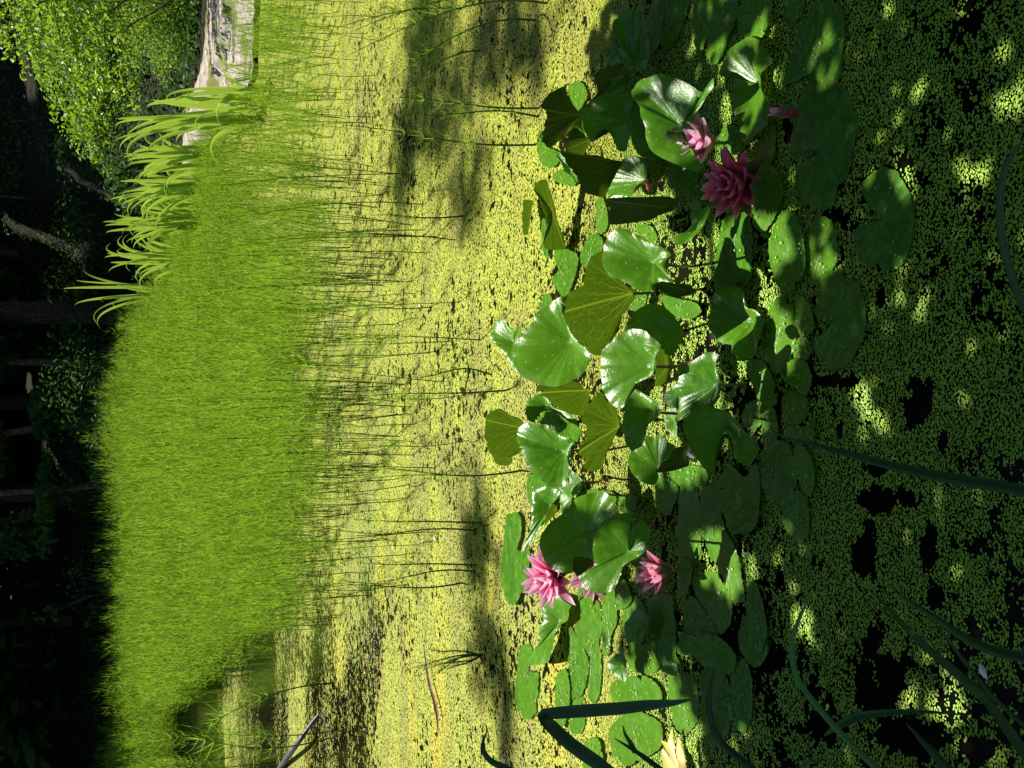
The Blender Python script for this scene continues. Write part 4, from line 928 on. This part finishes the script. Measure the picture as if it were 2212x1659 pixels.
blade('short pointed grey-green reed tip in the lower corner over black water', [(2300, 1900, 1.1), (2120, 1740, 1.25), (2048, 1663, 1.33), (2025, 1636, 1.36), (1991, 1599, 1.4), (1957, 1562, 1.43)], [26, 24, 21, 18, 11, 1], seed=8)
blade('nearly black reed leaf lying low across the dark water', [(1780, 1590, 1.9), (1811, 1568, 1.88), (1858, 1548, 1.84), (1925, 1539, 1.77), (2008, 1538, 1.7), (2080, 1545, 1.63)], [3, 16, 17, 13, 7, 1], seed=9)
blade('arched green reed leaf curving in and out at the right picture edge', [(2420, 960, 1.0), (2280, 780, 1.12), (2212, 663, 1.22), (2188, 603, 1.27), (2170, 543, 1.31), (2160, 480, 1.34), (2161, 417, 1.36), (2171, 367, 1.37), (2191, 327, 1.37), (2225, 285, 1.36)], [19, 18, 17, 17, 17, 17, 16, 14, 9, 1], 'reed_blade', seed=10)
blade('slim dark reed leaf curling upward across the dark blue pad', [(1800, 1830, 1.5), (1680, 1715, 1.6), (1611, 1650, 1.68), (1585, 1628, 1.71), (1559, 1604, 1.74), (1537, 1560, 1.78), (1531, 1505, 1.8), (1541, 1448, 1.81)], [18, 18, 17, 15, 13, 13, 12, 1], seed=11)
blade('narrow green reed tip beside the pad cut by the picture edge', [(1560, 1790, 1.5), (1460, 1690, 1.65), (1400, 1642, 1.74), (1365, 1618, 1.79), (1327, 1595, 1.84)], [14, 13, 11, 8, 1], seed=12)
blade('dull green spike of reed standing between the brown-spotted pad and its neighbour', [(1372, 1625, 1.9), (1362, 1605, 1.92), (1350, 1585, 1.94), (1345, 1565, 1.95)], [12, 10, 6, 1], seed=13)
blade('green reed stem drifting flat on the duckweed beside the ragged pad', [(1775, 868, 2.335), (1810, 828, 2.27), (1850, 775, 2.2), (1890, 728, 2.135)], [4, 8, 9, 7], 'reed_bright', seed=14)

# ------------------------------------------------------------------ sword-leaved iris clumps
def iris(label, base, leaves, seed):
    """leaves: list of (tip x, tip y, bend)"""
    q = np.random.default_rng(seed); d = at_z(*base, .03)[1]
    B = at_z(*base, .03); root = empty('iris_clump', B, label, 'iris', 'iris clumps along the far side of the bed')
    for k, (txx, tyy, bend) in enumerate(leaves):
        dd = d + q.uniform(-.25, .25)
        tp = at_d(txx, tyy, dd) - B; s = np.array([q.uniform(-.10, .10), dd - d, 0]); s[0] += .1 * np.sign(tp[0]) * abs(tp[0])
        mid = s + (tp - s) * .55; mid[0] -= (tp[0] - s[0]) * .22; mid[2] += abs(bend) * .5
        end = tp.copy(); c1 = s + np.array([(tp[0] - s[0]) * .12, 0, tp[2] * .55]); c2 = s + np.array([(tp[0] - s[0]) * .55, (tp[1] - s[1]) * .5, tp[2] * 1.02])
        if bend < 0: c2 = c2 + np.array([0, 0, .12]); end = tp + np.array([np.sign(tp[0] - s[0] + 1e-6) * .09, 0, bend * 1.3])
        u_ = np.linspace(0, 1, 9)[:, None]; pts = (1 - u_) ** 3 * s + 3 * (1 - u_) ** 2 * u_ * c1 + 3 * (1 - u_) * u_ ** 2 * c2 + u_ ** 3 * end
        wd = q.uniform(.036, .054)
        a = q.uniform(-.7, .7)
        me = blade_mesh(np.array(pts), [wd * .7, wd, wd, wd * .95, wd * .8, wd * .55, wd * .25, .0005], .12, 24, up=np.array([math.sin(a), -math.cos(a), .15]), seed=seed * 50 + k)
        link('leaf', me, M['iris'], root)
def fan(cx, cy, top, n, spread, seed, nod=.4):
    q = np.random.default_rng(seed); out = []
    for i in range(n):
        u = (i + .5) / n * 2 - 1 + q.uniform(-.12, .12)
        out.append((top + abs(u) ** 1.6 * (cx - top) * .38 + q.uniform(0, .28) * (cx - top), cy + u * spread, -q.uniform(.03, .16) if q.random() < nod * (.4 + abs(u)) else .03))
    return out
iris('iris clump with stiff upright leaves, nearest the sandy path', (566, 214), [(355, 205, -.05), (318, 232, .02), (330, 215, .02), (375, 222, .03), (395, 246, .04), (420, 262, -.05), (440, 190, .02), (470, 258, -.04), (500, 180, .0)], 1)
iris('iris clump fanning widely toward the wood, second from the sandy path', (548, 258), [(255, 258, .02), (250, 273, .05), (258, 325, .08), (262, 332, -.08), (300, 290, .05), (318, 335, .06), (275, 300, .04), (245, 312, .05), (380, 310, .06), (330, 278, .02), (455, 335, -.06), (520, 300, -.05)], 2)
iris('iris clump of slim leaves spreading left and right, third from the sandy path', (470, 345), fan(470, 352, 232, 18, 66, 3), 3)
iris('thick arching iris clump with leaves curling over, fourth from the path', (455, 408), fan(455, 425, 225, 24, 74, 4, .7), 4)
iris('iris clump with broad leaning leaves against the black wood, fifth from the path', (452, 480), fan(452, 488, 218, 22, 62, 5, .5), 5)
iris('iris clump whose thin leaf tips hook downward, sixth from the path', (425, 560), fan(425, 556, 200, 16, 62, 6, .9), 6)
iris('tallest iris clump with two stiff leaves spearing above the horsetails', (395, 632), [(138, 624, .02), (165, 605, .04), (180, 580, .06), (162, 660, .03), (190, 690, -.12), (210, 640, -.08), (240, 655, -.06), (200, 700, -.10), (250, 610, .04)], 7)
iris('small faint iris tuft in shade beyond the middle of the bed', (330, 915), [(215, 838, .0), (235, 895, .02), (205, 905, .02), (215, 935, .02), (240, 960, .03), (225, 880, .0)], 8)
# ------------------------------------------------------------------ leafy masses
def leaf_cloud(P_, size, q, droop=.3, asp=.55):
    """one folded four-cornered leaf at each point"""
    n = len(P_); s = size * q.uniform(.6, 1.3, n)
    az = q.uniform(0, 6.283, n); pit = q.normal(-droop, .5, n); rol = q.normal(0, .6, n)
    a = np.stack([np.cos(az) * np.cos(pit), np.sin(az) * np.cos(pit), np.sin(pit)], 1)
    b = np.stack([-np.sin(az), np.cos(az), np.zeros(n)], 1); c = np.cross(a, b)
    b = b * np.cos(rol)[:, None] + c * np.sin(rol)[:, None]; c = np.cross(a, b)
    f = lambda u, v, w_: P_ + a * (u * s)[:, None] + b * (v * s * asp)[:, None] + c * (w_ * s)[:, None]
    V = np.stack([f(-.5, 0, 0), f(-.15, .42, .07), f(.2, .36, .06), f(.55, 0, -.08), f(.2, -.36, .06), f(-.15, -.42, .07), f(0, 0, -.02)], 1).reshape(-1, 3)
    i = np.arange(n)[:, None] * 7
    Fq = np.concatenate([i + np.array([[0, 6, 2, 1]]), i + np.array([[6, 3, 2, 2]])[:, :3].repeat(1, 0).tolist() if False else i + np.array([[6, 4, 3, 2]]), i + np.array([[0, 5, 4, 6]])], 0)
    return V, Fq, np.repeat(q.random(n), 7)
def cloud_obj(name, P_, size, mat, parent, q, **k):
    V, Fq, t_ = leaf_cloud(P_, size, q, **k)
    return link(name, npmesh(name, V, Fq, {'tint': t_}), M[mat], parent)
def blobs(q, n, centers, radii):
    c = q.integers(0, len(centers), n); u = q.normal(0, 1, (n, 3)); u /= np.linalg.norm(u, axis=1)[:, None]
    return np.asarray(centers)[c] + u * (np.asarray(radii)[c] * (q.random(n) ** .45)[:, None])

# ------------------------------------------------------------------ the tree whose boughs shade the near water (it stands beside the frame)
bnd_y = [-400, 0, 150, 300, 450, 600, 750, 900, 1030, 1120, 1210, 1300, 1400, 1500, 1700, 2100]
bnd_x = [1345, 1345, 1335, 1375, 1470, 1480, 1500, 1520, 1480, 1345, 1345, 1360, 1345, 1480, 1500, 1480]
SUNFLECK = [(1983, 254, 34, 44), (1950, 40, 24, 28), (2185, 160, 20, 32), (2105, 403, 16, 32), (1970, 680, 22, 34), (2130, 703, 18, 18), (1870, 882, 20, 16),
            (1712, 1195, 18, 30), (2018, 1490, 24, 66), (2060, 1545, 14, 30), (1490, 1620, 18, 60), (1772, 554, 20, 44), (1925, 440, 30, 55), (1665, 700, 22, 40),
            (1540, 40, 36, 70), (1450, 330, 30, 30, .13), (1535, 245, 40, 60, .08), (1475, 1520, 36, 84), (1575, 930, 16, 22), (1500, 985, 24, 34), (1575, 545, 16, 36),
            (1640, 860, 14, 50), (1880, 690, 14, 26), (1700, 450, 14, 30), (1660, 120, 26, 60), (1590, 180, 18, 30), (1755, 1345, 12, 20), (1780, 130, 18, 40), (1610, 1610, 14, 36), (1395, 570, 72, 72, .2), (1330, 640, 75, 95, .18), (1390, 765, 62, 72, .22), (1320, 930, 60, 90, .14), (1300, 830, 60, 60, .2), (1480, 800, 34, 44, .13), (1370, 990, 40, 50, .12), (1335, 1225, 42, 52, .22)]
q = np.random.default_rng(5)
nC = 60000
gx_ = q.uniform(-2.7, 2.7, nC); gy_ = q.uniform(.2, 4.3, nC)
tx, ty = px_arr(np.stack([gx_, gy_, np.zeros(nC)], 1))
ok = (gy_ < 1.2) | (tx > np.interp(ty, bnd_y, bnd_x) + q.normal(0, 14, nC) + 90 * (vnoise(gx_, gy_, 3.2, 71) - .5))
for (a, b, c, d, *zf) in SUNFLECK:
    C0 = at_z(a, b, zf[0] if zf else 0); C0 = C0 - SUN * (C0[2] / SUN[2]); rx = d * np.linalg.norm(C0 - CAM) / F; ryy = abs(at_z(a - c, b)[1] - at_z(a + c, b)[1]) / 2
    ok &= (q.random(nC) < (0 if zf and zf[0] > .1 else .33)) | ((((gx_ - C0[0]) / (rx + (.03 if zf else .05))) ** 2 + ((gy_ - C0[1]) / (ryy + (.03 if zf else .05))) ** 2) > 1)
# looser outer sprays that throw the soft bands on the sunlit duckweed
bands = [(930, 170, 34, 130), (1010, 400, 26, 75), (875, 330, 20, 90), (1050, 90, 40, 90), (1150, 110, 30, 70), (965, 260, 22, 60), (1030, 1170, 26, 95), (1050, 1400, 26, 80), (1110, 60, 22, 70), (1095, 1560, 14, 110), (905, 60, 20, 60)]
ex = []
for (a, b, c, d) in bands:
    C0 = at_z(a, b); rx = d * np.linalg.norm(C0 - CAM) / F; ryy = abs(at_z(a - c, b)[1] - at_z(a + c, b)[1]) / 2
    m_ = int(105 * rx * ryy * 3.14 / .05); u = q.normal(0, .8, (m_, 2)); ex.append(np.stack([C0[0] + u[:, 0] * rx, C0[1] + u[:, 1] * ryy], 1))
ex = np.vstack(ex)
hz = q.uniform(2.25, 3.3, ok.sum()); hz2 = q.uniform(8.0, 13.0, len(ex))
def lift(x, y, z): return np.stack([x + SUN[0] / SUN[2] * z, y + SUN[1] / SUN[2] * z, z], 1)
Lp = np.vstack([lift(gx_[ok], gy_[ok], hz), lift(ex[:, 0], ex[:, 1], hz2)])
tree = empty('overhanging_tree', (4.9, 5.2, .1), 'broad-leaved tree beside the pond whose low boughs shade the near water', 'tree')
TB = np.array([4.9, 5.2, .1])
parts = [tube(smooth_path([(0, 0, -.2), (.05, 0, 1.2), (-.1, -.1, 2.6), (-.2, 0, 4.2), (-.1, .2, 6)], 14), np.linspace(.2, .09, 14), 10)]
V, Fq = merge(parts); link('trunk', npmesh('trunk', V, Fq, smooth=True), M['bark'], tree)
for k in range(10):
    tgt = Lp[q.integers(0, len(Lp))] + np.array([-.3, 0, .25]); s0 = np.array([-.15, -.05, 2.2 + .16 * k])
    pth = smooth_path([s0, s0 * .6 + (tgt - TB) * .4 + np.array([0, 0, .5]), (tgt - TB) * .75 + np.array([0, 0, .45]), tgt - TB], 12)
    V, Fq = tube(pth, np.linspace(.035, .006, 12), 6); link('limb', npmesh('limb', V, Fq, smooth=True), M['bark'], tree)
cloud_obj('crown', Lp - TB, .085, 'canopy_leaf', tree, q, droop=.25, asp=.75)
print('canopy leaves', len(Lp))

# ------------------------------------------------------------------ the wood behind
def tree_make(name, label, x, d, r, lean, mat, crown_c, crown_r, nl, size, seed, group, leafmat='dark_leaf', hgt=11):
    q = np.random.default_rng(seed); z0 = float(terrain(np.array([x]), np.array([d]))[0]) - .1
    root = empty(name, (x, d, z0), label, 'tree', group)
    pth = smooth_path([(0, 0, 0), (lean * 1.5 + q.normal(0, .05), 0, 1.8), (lean * 3.4 + q.normal(0, .1), q.normal(0, .1), 3.6), (lean * 6, .1, 7), (lean * 8, 0, hgt)], 18)
    V, Fq = tube(pth, np.linspace(r * 1.15, r * .35, 18), 9); V = V + q.normal(0, r * .05, V.shape)
    link('trunk', npmesh('trunk', V, Fq, smooth=True), M[mat], root)
    if nl:
        P_ = blobs(q, nl, crown_c, crown_r); wz = P_ + np.array([x, d, z0])
        pr = wz - SUN * ((wz[:, 2:3] - 1.6) / SUN[2]); gap_ = (vnoise(pr[:, 0], pr[:, 1], .75, 61) > .80) & (pr[:, 0] > -2.6) & (pr[:, 1] > 22.5)
        P_ = P_[~gap_ & (wz[:, 2] < 1.75 * (wz[:, 1] - np.interp(wz[:, 0], [-4.5, -3.5, -1, .5, 1.5], [21.6, 22.6, 23.3, 23.0, 20.3])) + 1.2)]
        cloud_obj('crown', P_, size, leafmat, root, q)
    return root
WG = 'trees at the dark edge of the wood'
def X(yT, d): return float(at_d(300, yT, d)[0])
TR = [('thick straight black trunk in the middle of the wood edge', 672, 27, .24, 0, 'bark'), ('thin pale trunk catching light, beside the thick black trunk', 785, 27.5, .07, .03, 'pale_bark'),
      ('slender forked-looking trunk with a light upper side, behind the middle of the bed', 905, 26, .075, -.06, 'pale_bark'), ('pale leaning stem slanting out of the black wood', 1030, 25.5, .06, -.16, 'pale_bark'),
      ('dark trunk half lost in shade behind the hooked iris tips', 545, 31, .17, .01, 'bark'),       ('dark trunk behind the hanging leafy shoots', 330, 29, .16, .02, 'bark'), ('leaning thin trunk above the iris fan', 440, 26, .02, .03, 'bark')]
for k, (lb, yT, d, r, lean, mt) in enumerate(TR):
    q = np.random.default_rng(50 + k)
    cc = [(q.uniform(-2.6, 2.6), q.uniform(-2, 3), q.uniform(3.6, 13)) for _ in range(10)]; cr = [q.uniform((1.0, 1.0, .7), (2.1, 2.1, 1.5)) for _ in range(10)]
    # low sprays that show in the frame as dim leaves
    if yT < 1150: cc += [(q.uniform(-1.6, 1.6), q.uniform(-2, 1.5), q.uniform(1.9, 3.4)) for _ in range(5)]; cr += [q.uniform((.4, .4, .15), (1.0, .9, .5)) for _ in range(5)]
    tree_make('woodland_tree', lb, X(yT, d), d, r, lean, mt, cc, cr, 5200, .2, 60 + k, WG)
q = np.random.default_rng(77)
for k in range(31):
    xx_ = -16 + (k % 13) * 2.6 + q.uniform(-.8, .8); d = 33 + (k // 13) * 8 + q.uniform(-2, 3)
    if k > 25: xx_, d = ((2, 37), (5, 38.5), (8, 37), (-1, 38), (3.6, 35.4))[k - 26]  # extra trees added to shade a sunlit strip of the slope
    cc = [(q.uniform(-3, 3), q.uniform(-3, 3), q.uniform(.8, 26)) for _ in range(20)]; cr = [q.uniform((1.3, 1.3, .8), (2.8, 2.8, 2.2)) for _ in range(20)]
    tree_make('woodland_tree', 'tree deep in the black wood, barely visible', xx_, d, q.uniform(.1, .22), q.uniform(-.05, .05), 'bark', cc, cr, 5200, .55, 90 + k, 'trees deep in the wood')
# understorey shrubs
def shrub(label, yT0, xT0, d, rad, nl, size, seed, mat='dark_leaf', group='shrubs under the trees'):
    q = np.random.default_rng(seed); C0 = at_d(xT0, yT0, d); g = float(terrain(C0[:1], C0[1:2])[0])
    root = empty('shrub', (C0[0], C0[1], g), label, 'shrub', group); top = C0[2] - g
    cc = [(q.uniform(-.8, .8) * rad, q.uniform(-.5, .5) * rad, top * q.uniform(.15, 1)) for _ in range(10)]; cr = [q.uniform((.25, .25, .15), (.55, .5, .35)) * rad for _ in range(10)]
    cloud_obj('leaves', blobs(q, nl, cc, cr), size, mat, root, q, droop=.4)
    parts = [tube(smooth_path([(0, 0, 0), (c[0] * .3, c[1] * .3, c[2] * .6), c], 6), np.linspace(.02, .005, 6), 5) for c in cc]
    V, Fq = merge(parts); link('stems', npmesh('stems', V, Fq), M['bark'], root)
shrub('dim shrub with round leaves behind the hooked iris tips', 345, 250, 19.5, .8, 700, .10, 1)
shrub('dim leafy shrub left of the thick black trunk, high in the frame', 760, 90, 24, 1.5, 1900, .085, 2)
shrub('speckled dim shrub between the iris fans and the wood', 500, 110, 24, 1.4, 1500, .085, 3)
shrub('dim shrub with brownish twigs behind the middle of the bed', 880, 160, 23.5, 1.2, 1300, .08, 4)
shrub('dim leaves hanging beside the pale leaning stem', 1060, 120, 24, 1.1, 1100, .09, 5)
shrub('few pale dim leaves in the blackest part of the wood', 1270, 60, 24, .7, 200, .09, 6)
shrub('low dark shrub at the foot of the wood behind the iris fan', 430, 330, 21, .9, 1100, .08, 7)
shrub('low dark shrub at the foot of the wood behind the tallest iris', 620, 300, 22.5, .9, 700, .08, 8)
shrub('low dark ground shrub beyond the middle of the bed', 980, 260, 22.5, 1.1, 700, .07, 9)

# low leafy growth over the slope of the wood
q = np.random.default_rng(55); n_ = 90000
cyy = q.uniform(11, 34, n_); cx_ = q.uniform(-1, 1, n_) * (.36 * cyy + 1); dsh = cyy - np.interp(cx_, SHX, SHY)
keep_ = (dsh > .9) & (vnoise(cx_, cyy, .9, 41) + q.normal(0, .15, n_) > .36); keep_ &= ~((cx_ > 2.4) & (dsh < 3.2) & (cyy < 19))
cx_, cyy = cx_[keep_], cyy[keep_]; P_ = np.stack([cx_, cyy, terrain(cx_, cyy) + q.uniform(.02, .28, len(cx_)) * vnoise(cx_, cyy, 1.3, 42)], 1)
tag(cloud_obj('undergrowth', P_, .085, 'dark_leaf', None, q, droop=.2), 'low leafy undergrowth covering the shaded slope of the wood', 'undergrowth', kind='stuff')

# sunlit shrub with long arching shoots, beside the path
q = np.random.default_rng(11)
S0 = np.array([4.95, 15.2, .15]); root = empty('arching_shrub', S0, 'sunlit shrub with long leafy shoots arching out over the path', 'shrub')
SH = [((8, 95), .9), ((20, 130), .9), ((55, 170), .7), ((82, 160), 1.5), ((96, 195), 1.8), ((108, 150), 1.6), ((128, 130), 1.0), ((146, 165), 1.0), ((165, 150), 1.2), ((178, 190), 1.3), ((190, 120), .9), ((215, 205), 1.1), ((232, 195), 1.2), ((250, 215), .9), ((200, 60), 1.2), ((120, 60), 1.4), ((160, 70), 1.2), ((60, 60), .6), ((225, 110), 1.2), ((265, 150), .9), ((240, 60), 1.1), ((285, 250), .6), ((270, 90), 1.1)]
for k, ((a, b), dens) in enumerate(SH):
    d = 14.2 + q.uniform(-.7, .9); tip = at_d(a + 6, b, d) - S0; s0 = np.array([q.uniform(-.3, .3), q.uniform(-.3, .3), 0])
    up_ = at_d(a - 18, b - 150 - q.uniform(0, 40), d + .3) - S0
    pth = smooth_path([s0, s0 * .4 + up_ * .6, up_, up_ * .45 + tip * .55 + np.array([0, 0, .05]), tip], 40)
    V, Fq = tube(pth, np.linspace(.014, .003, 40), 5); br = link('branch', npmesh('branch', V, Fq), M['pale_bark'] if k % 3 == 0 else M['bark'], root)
    m_ = int(150 * dens); t_ = q.uniform(.3, 1, m_) ** .8; ii = np.clip((t_ * 39).astype(int), 0, 39)
    L_ = pth[ii] + q.normal(0, 1, (m_, 3)) * np.array([.035, .06, .05]) * (1.15 - t_[:, None] * .6)
    cloud_obj('leaves', L_, .062, 'shrub_leaf', br, q, droop=.7, asp=.55)
# leafy bank growth under it
q = np.random.default_rng(12)
def bank_bush(label, pts, nl, size, seed, mat='ivy_leaf'):
    q = np.random.default_rng(seed); c = [at_d(a, b, d) for a, b, d, _ in pts]; B = np.array(c).mean(0); B[2] = float(terrain(B[:1], B[1:2])[0])
    root = empty('bank_bush', B, label, 'bush', 'leafy bushes on the far bank')
    P_ = blobs(q, nl, [x - B for x in c], [np.array([r, r * 1.0, r * .7]) for *_, r in pts])
    P_ = P_[P_[:, 2] + B[2] > .08]
    cloud_obj('leaves', P_, size, mat, root, q, droop=.5)
    parts = [tube(smooth_path([(0, 0, 0), ((x - B) * .5 + np.array([0, 0, .05])), x - B], 6), np.linspace(.012, .004, 6), 5) for x in c]
    V, Fq = merge(parts); link('stems', npmesh('stems', V, Fq), M['bark'], root)
bank_bush('dense small-leaved bush spilling toward the path, dark above and lit yellow-green at its foot', [(270, -20, 16, .6), (330, -10, 16, .6), (400, 0, 16, .5), (430, -30, 15.6, .5), (300, 60, 16.4, .5), (360, 70, 16.4, .5), (410, 60, 16.2, .4), (430, 90, 16.2, .3)], 11000, .042, 21)
bank_bush('bright small-leaved growth along the inner edge of the path', [(400, 110, 17, .38), (425, 150, 17.3, .3), (370, 130, 17.2, .4), (390, 180, 17.8, .35), (415, 190, 18, .25)], 6000, .036, 22)
bank_bush('half shaded bush behind the two nearest iris clumps', [(300, 140, 18.5, .5), (330, 190, 18.5, .5), (370, 220, 18.8, .4), (280, 200, 19, .4), (340, 250, 19.2, .45), (390, 250, 19.3, .3), (310, 270, 19.6, .35)], 5200, .05, 23)
bank_bush('tall loose leafy bank growth filling the slope between the arching shoots and the iris fans', [(150, 130, 19.5, .7), (170, 210, 20, .7), (200, 270, 20.5, .6), (230, 180, 19.5, .7), (250, 240, 20, .6), (240, 320, 21, .5), (280, 330, 21, .5), (120, 60, 19.5, .8), (190, 90, 19, .7), (90, 10, 19, .8), (200, 0, 18.5, .8)], 9500, .075, 25)
bank_bush('low dim growth on the bank behind the third and fourth iris clumps', [(375, 310, 20.5, .4), (360, 360, 20.8, .4), (380, 400, 21, .35), (340, 330, 21, .4), (395, 350, 20.4, .3)], 3200, .05, 24)
# tufts of grass on the bank edge
for k, (a, b, lb) in enumerate([(548, 165, 'short grass tuft with a dark leaning blade at the end of the sandy path'), (545, 195, 'small grass tuft in front of the nearest iris clump'), (435, 300, 'fine grass tuft between the second and third iris clumps')]):
    q = np.random.default_rng(300 + k); B = at_z(a, b, .02); root = empty('grass_tuft', B, lb, 'grass tuft', 'grass tufts on the bank')
    for j in range(12):
        an = q.uniform(0, 6.28); L_ = q.uniform(.2, .45); s = np.array([math.cos(an), math.sin(an), 0]); pts = np.array([s * .02, s * L_ * .25 + np.array([0, 0, L_ * .6]), s * L_ * .7 + np.array([0, 0, L_ * .75])])
        link('leaf', blade_mesh(pts, [.012, .011, .001], .1, 8, up=np.array([-s[1], s[0], .3]), seed=j), M['iris'], root)
# ------------------------------------------------------------------ litter
def flat_bit(label, name, cat, pts, wd, mat, z=.012, group=None):
    p = np.array([at_z(a, b, z) for a, b in pts]); B = p[0].copy()
    W_ = [w_ * np.linalg.norm(x - CAM) / F for w_, x in zip(wd, p)]
    me = blade_mesh(p, W_, .25, 16, up=np.array([.2, -.5, .85])); me.transform(Matrix.Translation(Vector(-B)))
    tag(link(name, me, M[mat], loc=B), label, cat, group)
flat_bit('long reddish-brown fallen leaf strip floating on yellow duckweed', 'fallen_leaf', 'fallen leaf', [(915, 1390), (920, 1430), (926, 1470), (934, 1500), (944, 1540), (946, 1580)], [2, 5, 9, 9, 11, 1], 'twig', .02)
p = np.array([at_z(a, b, z) for a, b, z in ((604, 1660, .02), (640, 1610, .10), (664, 1575, .06), (690, 1541, .0))]); V, Fq = tube(smooth_path(p - p[0], 14), np.linspace(.022, .010, 14), 6)
tag(link('fallen_branch', npmesh('fallen_branch', V, Fq, smooth=True), M['dark_twig'], loc=p[0]), 'dark wet branch poking from the open water at the picture edge', 'branch')
for k, (a, b, wd, lb) in enumerate([(937, 1164, 5, 'curled white petal on duckweed beside the dark-footed horsetails'), (848, 1182, 4, 'tiny white petal inside the bed near the dark-footed horsetails'), (1087, 1643, 7, 'white petal beside the small curved reed tip'), (946, 1373, 4, 'white petal near the reddish-brown fallen strip'), (905, 660, 4, 'pale petal in front of the bed, across from the big glowing underside leaf'), (992, 490, 4, 'pale petal on duckweed below the lone dark horsetail'), (2123, 1450, 16, 'grey-white feather-like petal beside the curved reed leaf in the near corner')]):
    flat_bit(lb, 'fallen_petal', 'petal', [(a - wd * .4, b - wd), (a, b), (a + wd * .6, b + wd * 1.1)], [1, wd, 1], 'white_petal', .012, 'fallen petals on the water')
for k, (a, b, wd, lb) in enumerate([(1013, 1245, 4, 'small brown fallen leaf by the shadow strip'), (748, 725, 4, 'small orange-brown leaf caught at the front of the bed'), (1145, 1258, 4, 'brown speck of leaf by the flat two-lobed pad'), (1420, 930, 5, 'brown leaf scrap under the kite-shaped leaf')]):
    flat_bit(lb, 'fallen_leaf', 'fallen leaf', [(a - wd * .3, b - wd), (a, b), (a + wd * .3, b + wd)], [1, wd, 1], 'brown_leaf', .015, 'brown leaf scraps')
# yellow decaying lily leaf at the near edge, torn into strips
yl = empty('decaying_leaf', at_z(1455, 1600, .01), 'yellow and orange decaying lily leaf torn into pointed strips at the picture edge', 'lily leaf')
B = np.array(yl.location)
for k, pts in enumerate([[(1470, 1670), (1452, 1625), (1428, 1600)], [(1465, 1665), (1450, 1610), (1452, 1575)], [(1475, 1665), (1468, 1620), (1466, 1592)], [(1450, 1665), (1438, 1640), (1430, 1618)]]):
    p = np.array([at_z(a, b, .02 + .012 * k) for a, b in pts]) - B
    link('strip', blade_mesh(p, [.03, .026, .002], .06, 10, up=np.array([.3, -.2, .9])), M['yellow_leaf'], yl)
# white water drop on the bowl leaf
# tall trees added round the viewer, out of frame: they close off the low sky that would otherwise mirror in the pond
q = np.random.default_rng(91)
for k, (x, y) in enumerate([(-9, -7), (4, -11), (11, 3), (12, 10), (-11, 2), (-12, 10), (-13, 17), (13, 17)]):
    cc = [(q.uniform(-2.4, 2.4), q.uniform(-2.4, 2.4), q.uniform(2, 12)) for _ in range(12)]; cr = [q.uniform((1.2, 1.2, .8), (2.2, 2.2, 1.6)) for _ in range(12)]
    z0 = float(terrain(np.array([x]), np.array([y]))[0]); root = empty('sky_blocking_tree', (x, y, z0), 'tall tree added out of frame to close off the low sky', 'tree', 'trees added to close off the sky')
    V, Fq = tube(smooth_path([(0, 0, -.3), (.1, 0, 3), (0, .2, 7), (.2, 0, 12)], 12), np.linspace(.22, .06, 12), 8); link('trunk', npmesh('trunk', V, Fq, smooth=True), M['bark'], root)
    cloud_obj('crown', blobs(q, 3600, cc, cr), .3, 'dark_leaf', root, q)
